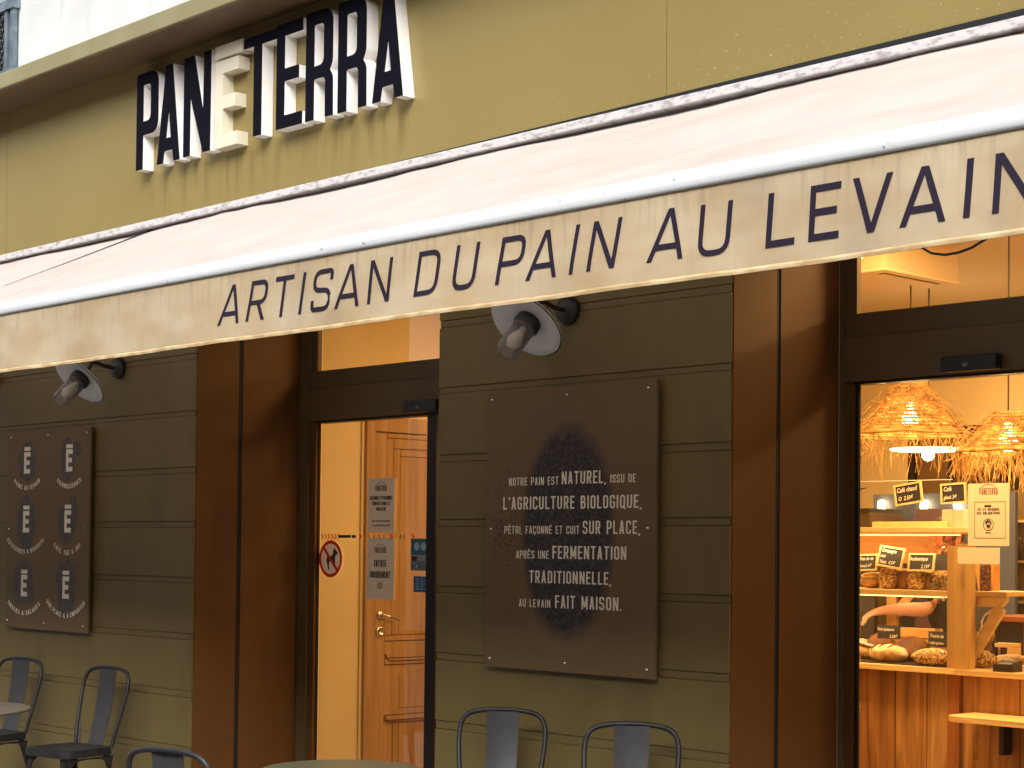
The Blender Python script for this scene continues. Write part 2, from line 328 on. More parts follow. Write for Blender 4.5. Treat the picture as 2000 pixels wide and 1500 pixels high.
def strokes_to(mb, gl, t, fn, layer):
    for st in gl:
        if st[0] == 'd':
            (xa, ya), (xb, yb) = st[1], st[2]; L = math.hypot(xb - xa, yb - ya); h = t / 2 * L / abs(yb - ya)
            n = 5; v = []
            for i in range(n + 1):
                k = i / n; x = xa + (xb - xa) * k; y = ya + (yb - ya) * k
                v += [fn(x - h, y, layer), fn(x + h, y, layer)]
            mb.add(v, [(2 * i, 2 * i + 1, 2 * i + 3, 2 * i + 2) for i in range(n)])
        else:
            pts, cl = [Vector(q) for q in st[1]], st[2]; n = len(pts)
            if n == 2: pts = [pts[0].lerp(pts[1], i / 5) for i in range(6)]; n = 6
            v = []
            for i in range(n):
                a = pts[i] - pts[i - 1] if (i or cl) else pts[1] - pts[0]
                b = pts[(i + 1) % n] - pts[i] if (i < n - 1 or cl) else pts[-1] - pts[-2]
                a = a.normalized() if a.length else b.normalized(); b = b.normalized() if b.length else a
                na = Vector((-a.y, a.x)); nb = Vector((-b.y, b.x)); mtr = na + nb
                mtr = mtr.normalized() if mtr.length > .1 else na; k = 1 / max(.5, mtr.dot(na))
                p = pts[i]; v += [fn(p.x + mtr.x * k * t / 2, p.y + mtr.y * k * t / 2, layer), fn(p.x - mtr.x * k * t / 2, p.y - mtr.y * k * t / 2, layer)]
            m_ = n if cl else n - 1
            mb.add(v, [(2 * i, 2 * i + 1, (2 * i + 3) % (2 * n), (2 * i + 2) % (2 * n)) for i in range(m_)])
        layer += 1
    return layer
def text_width(s, wf, t, gap): return sum((t if WIDE.get(c, 1) is None else wf * WIDE.get(c, 1)) + gap for c in s) - gap
def write(mb, s, fn, h, wf=.42, t=.16, gap=.1, rad=.14, width=None):
    """fn(u, v, layer) takes lengths along and above the base line"""
    tot = text_width(s, wf, t, gap); kx = 1. if width is None else width / (tot * h)
    x = 0.; lay = 0
    for c in s:
        w_ = t if WIDE.get(c, 1) is None else wf * WIDE.get(c, 1)
        x_ = x
        lay = strokes_to(mb, glyph(c, w_, t, rad), t, lambda u, v, l, x_=x_: fn((x_ + u) * h * kx, v * h, l), lay)
        x += w_ + gap
    return tot * h * kx
def wall_text(mb, s, x0, z0, y, h, **k): return write(mb, s, lambda u, v, l: (x0 + u, y - .00012 * (l % 9), z0 + v), h, **k)
def arc_text(mb, s, xc, zc, R, h, y, **k):   # below-the-centre smile
    tot = text_width(s, k.get('wf', .42), k.get('t', .16), k.get('gap', .1)) * h; kx = 1.
    if 'span' in k: sp = k.pop('span'); kx = sp / tot; tot = sp
    def fn(u, v, l):
        th = -pi / 2 + (u * kx - tot / 2) / R; r = R - v
        return (xc + r * cos(th), y - .00012 * (l % 9), zc + r * sin(th))
    write(mb, s, fn, h, **k)
def font_text(mb, s, size, place, shear=.25, sx=.8):
    """handwriting: the built-in font, sheared, turned into faces"""
    cu = bpy.data.curves.new('chalk', 'FONT'); cu.body = s; cu.size = size; cu.shear = shear; cu.resolution_u = 2; cu.offset = size * .012
    ob = bpy.data.objects.new('chalk', cu); COL.objects.link(ob); dg = bpy.context.evaluated_depsgraph_get()
    me = bpy.data.meshes.new_from_object(ob.evaluated_get(dg))
    mb.add([place(v.co.x * sx, v.co.y) for v in me.vertices], [tuple(p.vertices) for p in me.polygons])
    bpy.data.objects.remove(ob); bpy.data.curves.remove(cu); bpy.data.meshes.remove(me)

# ================================================================== SETTING
tag(MB().box(-40, 30, -3.4, 6, -.3, 0).build('pavement', PAVE), None, None, kind='structure')
tag(MB().box(-40, 30, -40, -3.4, -.4, -.12).build('road', ROADM), None, None, kind='structure')

# the house across the street (it shows in the glass and closes the street's sky)
opp = thing('street_house', 'pale stone house front across the street, seen only as a reflection in the shop glass', 'building', (-10, -15, 0))
mb = MB(); mb.box(-48, 32, -18, -15.0, 0, 3.6)
zz = [3.6, 4.5, 6.6, 7.7, 9.8, 10.4]
for i in range(len(zz) - 1):
    if i % 2 == 0: mb.box(-48, 32, -18, -15.0, zz[i] + .002, zz[i + 1])
    else:
        for k in range(29): mb.box(-48 + k * 2.8, -46.4 + k * 2.8, -18, -15.02, zz[i] + .002, zz[i + 1] - .001)
mb.build('wall', M('beige_stone', (.36, .32, .27), .85, c2=(.3, .27, .23), ns=2), opp)
MB().box(-48, 32, -17.8, -15.3, 3.7, 10.3).build('window_row', M('dark_window', (.03, .035, .04), .15), opp)
MB().box(-46, 30, -15.05, -15.001, .3, 3.0).build('shop_window', M('dark_shop_glass', (.04, .04, .045), .15), opp)

# ---- the bakery building
bld = thing('bakery_building', 'olive shop front with bronze door reveals, olive sign board and white rendered wall above', 'building')
GR = [(.42, .46), (.725, .765), (1.04, 1.075), (1.347, 1.38), (1.65, 1.685), (1.946, 1.981), (2.26, 2.29), (2.566, 2.6)]
def rusticated(x0, x1):
    mb = MB(); mb.box(x0 + .012, x1 - .012, .012, .826, 0, 4.3)
    zs = [0] + [z for g in GR for z in g] + [3.05]
    for i in range(0, len(zs), 2): mb.box(x0, x1, 0, .0135, zs[i], zs[i + 1], bev=.002)
    for a, b in GR: mb.box(x0 + .003, x1 - .003, .0045, .0135, a + .0028, b - .0028)
    return mb.build('rusticated_wall', OLIVE_WALL, bld)
rusticated(-12.6, -8.214); rusticated(-6.2, -4.466); rusticated(-2.4, .6)
for x0, x1 in ((-8.2015, -6.2), (-4.4535, -2.4)): bx('lintel', FRAME, bld, x0, x1, .02, .70, 2.98, 4.3)
for x, s in ((-8.214, 1), (-4.466, 1), (-6.2, -1), (-2.4, -1)):
    bx('reveal_panel', BRONZE, bld, x - .011 * s, x + .0025 * s, .0145, .2825, 0, 2.98)
    bx('shutter_slot', VOID, bld, x - .04 * s, x - .002 * s, .283, .3115, 0, 2.98)
    bx('reveal_panel', BRONZE, bld, x - .011 * s, x + .0015 * s, .312, .706, 0, 2.98)
for a, b in ((-12.6, -10.161), (-10.157, -4.710), (-4.706, .6)): bx('fascia_panel', OLIVE, bld, a, b, -.12, -.002, 3.30, 4.239)
MB().box(-12.6, .6, -.41, -.003, 4.24, 4.332, bev=.006).build('cornice', CORN, bld)
bx('soffit_board', M('soffit_brown', (.095, .055, .022), .5, c2=(.115, .07, .03), ns=3), bld, -12.59, .59, -.404, -.1215, 4.233, 4.2395)
MB().prism([(-6.4, 3.29), (-6.4, 3.348), (-2.8, 3.371), (.6, 3.392), (.6, 3.29)], -.1235, -.1215).build('gap_shade', VOID, bld)  # black sheet stands in for the shaded gap above the awning profile
mb = MB(); WX0, WX1, WZ0, WZ1 = -11.45, -10.275, 4.50, 6.5
for a in ((-12.6, WX0, 4.333, 9), (WX1, .6, 4.333, 9), (WX0, WX1, 4.333, WZ0), (WX0, WX1, WZ1, 9)): mb.box(a[0], a[1], 0, .35, a[2], a[3])
mb.build('upper_wall', STONE, bld)
bx('upper_window', GREYBLUE, bld, WX0, WX1, .24, .26, WZ0, WZ1)
# wrought ironwork in front of the upper window
iw = thing('window_grille', 'blue grey ornate ironwork grille in the upper window at the top left corner', 'window grille', (-10.85, 0, WZ0))
mb = MB(); mb.box(WX0, -10.258, -.05, -.005, 4.50, 4.548).box(WX0, -10.252, -.055, -.003, 4.925, 4.985).box(WX0, WX1, -.04, -.01, 5.4, 5.44); mb.build('rail', ZINC, iw)
for x in (-10.29, -10.365, -10.60, -10.67, -10.90, -10.97, -11.2): bx('bar', ZINC, iw, x - .019, x + .019, -.042, -.012, 4.549, 4.924)
mb = MB()
for xc in (-10.48, -10.785, -11.08):
    for k in range(5):
        for sgn in (-1, 1):
            zc = 4.59 + k * .07
            mb.tube([(xc + sgn * (.012 + .05 * t / 14 * abs(cos(t * .55))), -.027, zc + .042 * sin(t * .62) * (1 - t / 24)) for t in range(15)], .009, 5)
    mb.tube([(xc, -.027, 4.549), (xc, -.027, 4.924)], .008, 5)
mb.build('scrollwork', BLACK, iw)
bx('shutter', M('pale_blue_shutter', (.24, .30, .34), .6, c2=(.33, .39, .43), ns=8), iw, WX0 + .01, WX1 - .001, .03, .06, 4.51, 6.4)

# ---- raised sign letters
def outline(outer, holes, d):
    cu = bpy.data.curves.new('o', 'CURVE'); cu.dimensions = '2D'; cu.fill_mode = 'BOTH'; cu.extrude = d / 2
    for pl in [outer] + holes:
        pts = []
        n = len(pl)
        for i, p in enumerate(pl):
            if len(p) > 2 and p[2] > 0:
                q = Vector(p[:2]); a = Vector(pl[i - 1][:2]) - q; b = Vector(pl[(i + 1) % n][:2]) - q; k = min(p[2], a.length * .49, b.length * .49)
                p0, p1 = q + a.normalized() * k, q + b.normalized() * k
                for s_ in range(8): t = s_ / 7; pts.append(p0 * (1 - t) ** 2 + q * 2 * t * (1 - t) + p1 * t * t)
            else: pts.append(Vector(p[:2]))
        sp = cu.splines.new('POLY'); sp.points.add(len(pts) - 1); sp.use_cyclic_u = True
        for i, p in enumerate(pts): sp.points[i].co = (p.x, p.y, 0, 1)
    ob = bpy.data.objects.new('o', cu); COL.objects.link(ob); dg = bpy.context.evaluated_depsgraph_get(); me = bpy.data.meshes.new_from_object(ob.evaluated_get(dg))
    v = [q.co.copy() for q in me.vertices]; f = [tuple(p.vertices) for p in me.polygons]
    bpy.data.objects.remove(ob); bpy.data.curves.remove(cu); bpy.data.meshes.remove(me); return v, f
H = .525
LP = ([(0, 0), (.064, 0), (.064, .186), (.214, .186, .11), (.214, H, .075), (0, H)], [[(.064, .461, .012), (.142, .461, .03), (.142, .26, .04), (.064, .26)]])
LA = ([(0, 0), (.057, 0), (.071, .064, .008), (.150, .064, .008), (.164, 0), (.219, 0), (.141, H), (.081, H)], [[(.085, .131), (.134, .131), (.111, .29)]])
LN = ([(0, 0), (.06, 0), (.06, .315), (.184, 0), (.248, 0), (.250, H), (.187, H), (.182, .21), (.095, H), (0, H)], [])
LE1 = ([(0, 0), (.205, 0), (.205, .068), (.07, .068), (.07, .2), (.185, .2), (.185, .268), (.07, .268), (.07, .385), (.212, .385), (.212, .452), (0, .452)], [])
LMAC = ([(0, .466), (.246, .466), (.246, .531), (0, .531)], [])
LT = ([(.088, 0), (.154, 0), (.154, .457), (.284, .457), (.284, .508), (0, .508), (0, .457), (.088, .457)], [])
LE2 = ([(0, 0), (.212, 0), (.212, .062), (.065, .062), (.065, .232), (.182, .232), (.182, .294), (.065, .294), (.065, .458), (.212, .458), (.212, .518), (0, .518)], [])
LR = ([(0, 0), (.064, 0), (.064, .196, .012), (.155, .196, .03), (.155, 0), (.215, 0), (.212, .19, .06), (.188, .224), (.210, .262, .05), (.210, H, .075), (0, H)], [[(.064, .46, .012), (.142, .46, .025), (.142, .258, .045), (.064, .258)]])
sign = thing('sign_lettering', 'raised black and white shop name letters with one cream letter on the olive sign board', 'shop sign', (-7.4, -.12, 3.62))
k_ = 1.0068
for gl, x, z0, cream in ((LP, -8.482, 3.599, 0), (LA, -8.272, 3.600, 0), (LN, -8.016, 3.602, 0), (LE1, -7.733, 3.60, 1), (LMAC, -7.737, 3.60, 1), (LT, -7.470, 3.611, 0), (LE2, -7.188, 3.611, 0), (LR, -6.947, 3.611, 0), (LR, -6.693, 3.610, 0), (LA, -6.432, 3.611, 0)):
    X0 = x * k_; Z0 = 1.55 + (z0 - 1.55) * k_
    v, f = outline(gl[0], gl[1], .069)
    mb = MB(); mb.add([(X0 + p.x * k_, -.1555 + p.z, Z0 + p.y * k_) for p in v], f)
    o = mb.build('letter', CREAMFACE if cream else WHITE, sign)
    if not cream:
        v, f = outline(gl[0], gl[1], .0045); mb = MB(); mb.add([(X0 + p.x * k_, -.1928 + p.z, Z0 + p.y * k_) for p in v], f); mb.build('letter_face', NAVY, o)
    else: o['label'] = 'plain cream letter among the black faced ones'

# ---- awning
aw = thing('awning', 'extended cream canvas awning with white front rail and lettered valance', 'awning', (-6, 0, 0))
AX0, AX1 = -12.3, .4
MB().box(AX0, AX1, -.30, -.121, 3.25, 3.2865, bev=.004).build('wall_profile', STRIP, aw)
MB().box(AX0, AX1, -.20, -.1215, 3.02, 3.249).build('cavity_backing', VOID, aw)  # black backing stands in for the shade in the awning cavity
def fab(u, v):
    x = AX0 + (AX1 - AX0) * u; y = -.235 - (1.665 - .235) * v; z = 3.252 + (2.603 - 3.252) * v
    z += (.006 * sin(x * 3.1) + .010 * noise.noise(Vector((x * 1.7, 0, 3))) + .006 * noise.noise(Vector((x * 6, 1, 3)))) * (1 - v) ** 2 - .03 * sin(pi * v) ** 1.0 * .35 + .004 * noise.noise(Vector((x * 1.2, v * 4, 0))) * sin(pi * v)
    return (x, y, z)
MB().grid(fab, 260, 24).build('canvas', FABRIC, aw)
mb = MB(); q = [Vector(fab((-8.29 + .02 * sin(k) * 0 - AX0) / (AX1 - AX0), k / 20)) + Vector((0, -.002, .004)) for k in range(0, 13)]
mb.tube(q, [.004 * (1 - i / 16) for i in range(13)], 5); mb.build('seam', VOID, aw)
prof = [(-1.718, 2.541), (-1.7205, 2.551), (-1.7205, 2.561), (-1.718, 2.573), (-1.7125, 2.584), (-1.705, 2.5935), (-1.695, 2.6005), (-1.683, 2.605), (-1.668, 2.606), (-1.652, 2.598), (-1.646, 2.58), (-1.646, 2.541)]
mb = MB(); n = len(prof); mb.add([(x, a, b) for x in (AX0, AX1) for a, b in prof], [(i, (i + 1) % n, (i + 1) % n + n, i + n) for i in range(n)], True); mb.add([(x, a, b) for x in (AX0, AX1) for a, b in prof], [tuple(range(n)), tuple(range(2 * n - 1, n - 1, -1))]); mb.build('front_rail', RAILM, aw)
def vy(x, z):   # the cloth hangs in shallow waves
    k = (2.541 - z) / .25
    return -1.712 - k * (.006 + .012 * noise.noise(Vector((x * 1.1, 5, z))) + .007 * sin(x * 5.3 + 1.3 * sin(x * 1.7)) + .006 * noise.noise(Vector((x * 5, z * 6, 2))))
def zb(x): return 2.2905 + (.004) * noise.noise(Vector((x * 1.6, 9, 0))) + .002 * noise.noise(Vector((x * 6, 4, 0)))
def val(u, v):
    x = AX0 + (AX1 - AX0) * u; z = 2.543 + (zb(x) - 2.543) * v; return (x, vy(x, z), z)
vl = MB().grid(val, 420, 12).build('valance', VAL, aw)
MB().grid(lambda u, v: (lambda x: (x, vy(x, zb(x)) - .0022 + .0044 * (v > .5), zb(x) + .014 * (1 - abs(2 * v - 1)) - .0012))(AX0 + (AX1 - AX0) * u), 420, 4).build('hem', HEM, vl)
mb = MB()
LET = [('A', -5.458, .135, .19), ('R', -5.281, .108, .2), ('T', -5.133, .108, .18), ('I', -4.977, .017, .2), ('S', -4.912, .108, .2), ('A', -4.776, .135, .18), ('N', -4.598, .116, .13),
       ('D', -4.352, .112, .14), ('U', -4.172, .108, .15), ('P', -3.973, .108, .2), ('A', -3.843, .130, .2), ('I', -3.660, .017, .2), ('N', -3.585, .113, .18),
       ('A', -3.352, .132, .17), ('U', -3.170, .112, .09), ('L', -2.938, .097, .09), ('E', -2.796, .097, .06), ('V', -2.659, .122, .02), ('A', -2.512, .134, .02), ('I', -2.329, .017, .03), ('N', -2.252, .122, .02)]
hh = .1435
for c, x, w_, sh in LET:
    z0 = 2.3535 if x < -3.3 else 2.3475
    t = .0165 if x < -3 else .0185
    if x in (-4.352, -3.973, -3.352, -2.938): mb.build('lettering', INK, vl); mb = MB()
    strokes_to(mb, glyph(c, w_ / hh, t / hh, .26 if c in 'SUD' else .22), t / hh, lambda u, v, l, x=x, z0=z0, sh=sh: (x + u * hh + sh * v * hh, vy(x + u * hh, z0 + v * hh) - .0016 - .00012 * l, z0 + v * hh), 0)
mb.build('lettering', INK, vl)
MB().tube([(-2.66, -1.42, 2.36), (-2.62, -1.42, 2.335), (-2.58, -1.42, 2.326), (-2.54, -1.42, 2.327), (-2.50, -1.42, 2.335), (-2.44, -1.42, 2.36)], .0035, 6).build('cable', BLACK, aw)

# ---- wall lamps
def wall_lamp(x, z, label):
    t = thing('wall_lamp', label, 'wall lamp', (x, 0, z), 'tilting wall lamps')
    ax = Vector((.048, -.701, -.711)).normalized(); c = Vector((x, -.25, z - .077))
    MB().lathe([(.0, -.045), (.03, -.044), (.05, -.036), (.060, -.02), (.062, -.001), (.0, -.001)], (x, 0, z), (0, 1, 0), 28).build('base', ENAMELD, t)
    MB().tube([(x, -.04, z), (x, -.10, z + .006), (x, -.15, z + .022), (x, -.185, z + .018), tuple(c - ax * .055)], .011, 10).build('arm', ENAMELD, t)
    MB().lathe([(.0, -.06), (.02, -.058), (.034, -.04), (.04, -.012), (.0, -.012)], c, ax, 24).build('cap', ENAMELD, t)
    sh = MB().lathe([(.03, -.024), (.06, -.019), (.12, -.007), (.162, .006), (.168, .010), (.166, .012), (.12, .0), (.06, -.012), (.03, -.016)], c, ax, 56).build('shade', ENAMEL, t)
    MB().tube([c + ax * .0105 + .1672 * (Vector((1, 0, 0)) * cos(a) + ax.cross(Vector((1, 0, 0))) * sin(a)) for a in [2 * pi * k / 56 for k in range(56)]], .0028, 6, closed=True).build('rim', ENAMELD, sh)
    MB().lathe([(.03, -.015), (.056, -.012), (.058, .018), (.052, .022), (.052, .034), (.0, .036)], c, ax, 32).build('socket', BLACK, t)
    MB().lathe([(.050, .03), (.050, .165), (.046, .182), (.034, .195), (.016, .202), (.001, .203)], c, ax, 40).build('glass_cover', LAMPGLASS, t)
    MB().lathe([(.014, .036), (.016, .06), (.028, .09), (.033, .118), (.024, .143), (.001, .152)], c, ax, 24).build('bulb', M('unlit_bulb', (.80, .70, .58), .35, c2=(.7, .64, .56), ns=14), t)
    return t
L1 = wall_lamp(-5.354, 2.572, 'white disc wall lamp above the large brown text sign, between the two doors')
dup(L1, (-8.992, 0, 2.566), -.03, 'white disc wall lamp above the brown emblem sign at the left')
dup(L1, (-10.50, 0, 2.58), 0, 'wall lamp cut off by the left edge, left of the emblem sign lamp')

# ---- brown signs screwed to the wall
def screw(t, x, z, y): MB().lathe([(.0, -.006), (.004, -.0055), (.0068, -.003), (.0075, 0), (0, 0)], (x, y, z), (0, 1, 0), 14).build('screw', STEEL, t)
def blot(pts, y, seed, amp=.12, n=110):
    cx = sum(p[0] for p in pts) / len(pts); cz = sum(p[1] for p in pts) / len(pts); mb = MB()
    sm = fillet([Vector(p) for p in pts], 9, True, 6); out = []
    for i, p in enumerate(sm):
        d = p - Vector((cx, cz)); d *= 1 + amp * noise.noise(Vector((p.x * 22, p.y * 22, seed))); out.append((cx + d.x, y, cz + d.y))
    mb.add([(cx, y, cz)] + out, [(0, i + 1, (i + 1) % len(out) + 1) for i in range(len(out))]); return mb
ps = thing('wall_sign', 'large brown sign with six lines of cream French text over a dark loaf print', 'sign', (-5.33, -.03, 1.03))
MB().box(-5.832, -4.82, -.034, -.018, 1.031, 2.2445, bev=.002).build('panel', BROWNSIGN, ps)
MB().box(-5.80, -4.85, -.018, 0, 1.06, 2.21).build('spacer', VOID, ps)
for x, z in ((-5.797, 2.211), (-5.332, 2.208), (-4.866, 2.211), (-5.797, 1.639), (-4.864, 1.641), (-5.797, 1.068), (-5.329, 1.070), (-4.863, 1.069)): screw(ps, x, z, -.034)
def stain(name, base, dark, pale, cx, cz, a, b, ns, edge, wob):
    mt = M(name, base, .55, spec=.3); t = mt.node_tree; bs_ = t.nodes['Principled BSDF']; N = t.nodes.new; L = t.links.new
    tc = N('ShaderNodeTexCoord'); mp = N('ShaderNodeMapping'); mp.vector_type = 'TEXTURE'; mp.inputs['Location'].default_value = (cx, 0, cz); mp.inputs['Scale'].default_value = (a, 1000, b); L(tc.outputs['Object'], mp.inputs[0])
    ln = N('ShaderNodeVectorMath'); ln.operation = 'LENGTH'; L(mp.outputs[0], ln.inputs[0])
    n1 = N('ShaderNodeTexNoise'); n1.inputs['Scale'].default_value = 14; n1.inputs['Detail'].default_value = 6; L(tc.outputs['Object'], n1.inputs['Vector'])
    m1 = N('ShaderNodeMath'); m1.operation = 'MULTIPLY_ADD'; m1.inputs[1].default_value = wob; L(n1.outputs['Fac'], m1.inputs[0]); L(ln.outputs['Value'], m1.inputs[2])
    mr = N('ShaderNodeMapRange'); mr.inputs[1].default_value = 1 + wob * .5 - edge; mr.inputs[2].default_value = 1 + wob * .5 + edge; mr.inputs[3].default_value = 1; mr.inputs[4].default_value = 0; L(m1.outputs[0], mr.inputs[0])
    n2 = N('ShaderNodeTexNoise'); n2.inputs['Scale'].default_value = ns; n2.inputs['Detail'].default_value = 5; L(tc.outputs['Object'], n2.inputs['Vector'])
    r2 = N('ShaderNodeValToRGB'); r2.color_ramp.elements[0].position = .46; r2.color_ramp.elements[1].position = .7; r2.color_ramp.elements[0].color = (*dark, 1); r2.color_ramp.elements[1].color = (*pale, 1); L(n2.outputs['Fac'], r2.inputs[0])
    mx = N('ShaderNodeMix'); mx.data_type = 'RGBA'; mx.inputs[6].default_value = (*base, 1); L(r2.outputs[0], mx.inputs[7]); L(mr.outputs[0], mx.inputs[0]); L(mx.outputs[2], bs_.inputs['Base Color']); return mt
SB = (.175, .108, .051)
lp = MB(); c_ = [(-5.325 + .36 * cos(k * pi / 32), 1.60 + .50 * sin(k * pi / 32)) for k in range(64)]
lp.add([(x, -.0346, z) for x, z in c_], [tuple(range(64))]); lp.build('loaf_print', stain('loaf_print_ink', SB, (.036, .031, .037), (.115, .08, .06), .005, .595, .27, .445, 70, .09, .12), ps)
mb = MB()
rnd = random.Random(5)
for i in range(150):
    a = rnd.gauss(0, 1); x = -5.70 + rnd.gauss(0, .055); z = 1.63 + rnd.gauss(0, .07); r = rnd.uniform(.002, .007)
    if x < -5.80: continue
    mb.add([(x + r * cos(k), -.0347 - .00001 * i / 10, z + r * sin(k) * rnd.uniform(.6, 1.2)) for k in (0, 1.1, 2.2, 3.2, 4.3, 5.3)], [(0, 1, 2, 3, 4, 5)])
for x, z in ((-5.70, 1.90), (-5.68, 1.905), (-5.74, 1.85), (-5.77, 1.8), (-5.64, 1.79), (-5.56, 2.06), (-5.75, 1.42), (-5.68, 1.5)):
    mb.add([(x + .007 * cos(k), -.0347, z + .007 * sin(k)) for k in (0, 1, 2, 3, 4, 5)], [(0, 1, 2, 3, 4, 5)])
mb.build('ink_splashes', BLOT, ps)
Yt = -.0352
for s, x0, x1, z, h in (("NOTRE PAIN EST", -5.685, -5.377, 1.828, .035), ("NATUREL,", -5.358, -5.098, 1.829, .054), ("ISSU DE", -5.074, -4.931, 1.830, .034),
        ("L'AGRICULTURE BIOLOGIQUE,", -5.72, -4.897, 1.724, .055), ("PÉTRI, FAÇONNÉ ET CUIT", -5.711, -5.25, 1.618, .034), ("SUR PLACE,", -5.231, -4.903, 1.618, .055),
        ("APRÈS UNE", -5.635, -5.432, 1.511, .035), ("FERMENTATION", -5.41, -4.98, 1.512, .055), ("TRADITIONNELLE,", -5.551, -5.062, 1.407, .053), ("AU LEVAIN", -5.614, -5.419, 1.302, .034), ("FAIT MAISON.", -5.391, -5.004, 1.302, .055)):
    mb = MB(); wall_text(mb, s, x0, z, Yt, h, wf=.40, t=.125 if h > .04 else .12, gap=.13, rad=.15, width=x1 - x0); mb.build('lettering', IVORY, ps)

es = thing('emblem_sign', 'brown sign with six cream E emblems over dark prints and curved captions', 'sign', (-9.75, -.03, 1.03))
MB().box(-10.245, -9.25, -.034, -.018, 1.033, 2.243, bev=.002).build('panel', BROWNSIGN, es)
MB().box(-10.21, -9.29, -.018, 0, 1.06, 2.21).build('spacer', VOID, es)
for x, z in ((-10.202, 2.212), (-9.746, 2.210), (-9.295, 2.208), (-10.215, 1.644), (-9.30, 1.646), (-10.22, 1.077), (-9.762, 1.075), (-9.30, 1.072)): screw(es, x, z, -.034)
def ell(x, z, a, b, n=14): return [(x + a * cos(2 * pi * k / n), z + b * sin(2 * pi * k / n)) for k in range(n)]
shapes = [lambda x, z: [ell(x, z - .005, .11, .125)], lambda x, z: [ell(x - .02, z - .01, .085, .13), [(x + .02, z + .07), (x + .1, z + .11), (x + .15, z + .04), (x + .11, z), (x + .05, z + .02)]],
          lambda x, z: [ell(x - .005, z - .02, .115, .17)], lambda x, z: [[(x - .12, z + .06), (x + .03, z + .08), (x + .11, z + .07), (x + .09, z - .08), (x, z - .17), (x - .11, z - .12)], ell(x + .06, z + .09, .04, .05)],
          lambda x, z: [[(x - .13, z + .13), (x + .1, z + .14), (x + .11, z - .05), (x + .14, z - .12), (x - .02, z - .14), (x - .14, z - .11)]],
          lambda x, z: [[(x - .1, z + .03), (x + .1, z + .03), (x + .1, z - .12), (x + .05, z - .18), (x - .07, z - .18), (x - .1, z - .12)], [(x - .15, z + .05), (x - .08, z + .09), (x - .1, z + .16), (x - .02, z + .11), (x + .02, z + .19), (x + .05, z + .1), (x + .12, z + .14), (x + .1, z + .05), (x + .14, z + .03), (x, z), (x - .1, z + .0)]]]
for i, (x, zt, zbm, cap, cx, cw, zlow, dz) in enumerate(((-10.0, 2.147, 1.983, 'PAINS AU LEVAIN', -10.0, .33, 1.882, .05), (-9.49, 2.146, 1.984, 'VIENNOISERIES', -9.492, .29, 1.882, .045), (-10.0, 1.787, 1.622, 'PÂTISSERIES & BISCUITS', -10.008, .47, 1.49, .08),
        (-9.497, 1.787, 1.622, 'CAFÉ, THÉ & JUS', -9.5, .32, 1.487, .055), (-10.012, 1.393, 1.230, 'SNACKS & SALADES', -10.014, .41, 1.114, .07), (-9.507, 1.395, 1.229, 'SUR PLACE & À EMPORTER', -9.507, .46, 1.115, .09))):
    zc = (zt + zbm) / 2; mbb = MB()
    for k, pl in enumerate(shapes[i](x, zc)):
        b_ = blot(pl, -.0346 - .00015 * k, i + k, .12); mbb.add(b_.v, b_.f)
    em = mbb.build('dark_print', BLOTL, es)
    mb = MB(); hE = .132; w_ = .078
    strokes_to(mb, glyph('E', w_ / hE, .028 / hE, 0), .028 / hE, lambda u, v, l: (x - w_ / 2 + u * hE, -.0354 - .0001 * l, zbm + v * hE), 0)
    mb.box(x - w_ / 2 + .002, x + w_ / 2, -.0358, -.0355, zt - .024, zt); mb.build('letter', IVORY, em)
    mb = MB(); R = (cw / 2) ** 2 / (2 * dz) + dz / 2
    arc_text(mb, cap, cx, zlow + R, R, .028, -.0354, wf=.42, t=.15, gap=.16, rad=.14, span=cw * (1 + .6 * (dz / cw) ** 2 * 4)); mb.build('caption', IVORY, em)

# ================================================================== DOORS
def sliding_door(x0, x1, label, stile_x, sensor_x, sens_w, offs):
    t = thing('sliding_door', label, 'door', ((x0 + x1) / 2, .7, 0), 'bronze framed glass shop doors')
    for x, s, (o1, o2, o3) in ((x0, 1, offs), (x1, -1, offs)):
        fp = bx('frame_post', FRAME, t, x - .013 * s, x + o1 * s, .7035, .758, 0, 2.98)
        bx('inner_post', BRONZE, fp, x + (o1 + .0005) * s, x + o2 * s, .719, .755, 0, 2.26)
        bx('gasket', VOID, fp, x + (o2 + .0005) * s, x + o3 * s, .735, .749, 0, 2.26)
        bx('transom_post', FRAME, fp, x + (o1 + .0005) * s, x + (o3 - .003) * s, .722, .75, 2.546, 2.98)
    o1, o2, o3 = offs; a, b = x0 + o1 + .001, x1 - o1 - .001
    bx('transom_rail', FRAME, t, a, b, .715, .81, 2.4445, 2.5445)
    op = bx('operator_housing', FRAME, t, a, b, .697, .828, 2.262, 2.4435, bev=.003)
    bx('track', BLACK, op, a + .04, b - .04, .72, .79, 2.2505, 2.2615)
    bx('transom_pane', PANE, t, x0 + o3 - .0025, x1 - o3 + .0025, .752, .757, 2.546, 2.98)
    sn = MB().box(sensor_x, sensor_x + sens_w, .645, .6965, 2.265, 2.326, bev=.006).build('sensor', BLACK, t)
    MB().prism([(sensor_x + .098, 2.296), (sensor_x + .124, 2.296), (sensor_x + .120, 2.282), (sensor_x + .102, 2.282)], .642, .6448).build('lens', GREYS, sn)
    for xa, xb, y in ((x0 + o3 + .001, stile_x, .753), (stile_x + .08, x1 - o3 - .001, .80)):
        lf = bx('door_pane', PANE, t, xa, xb, y - .003, y + .003, .06, 2.25)
        bx('bottom_rail', FRAME, lf, xa, xb, y - .015, y + .015, .005, .0595)
    bx('door_stile', M('stile_dark', (.03, .022, .02), .35, metal=.3), t, stile_x, stile_x + .075, .712, .765, 0, 2.25)
    return t
dl = sliding_door(-8.2, -6.2, 'bronze glass entrance door with paper notices and a no dogs sticker, beside the emblem sign', -7.106, -7.221, .254, (.073, .123, .129))
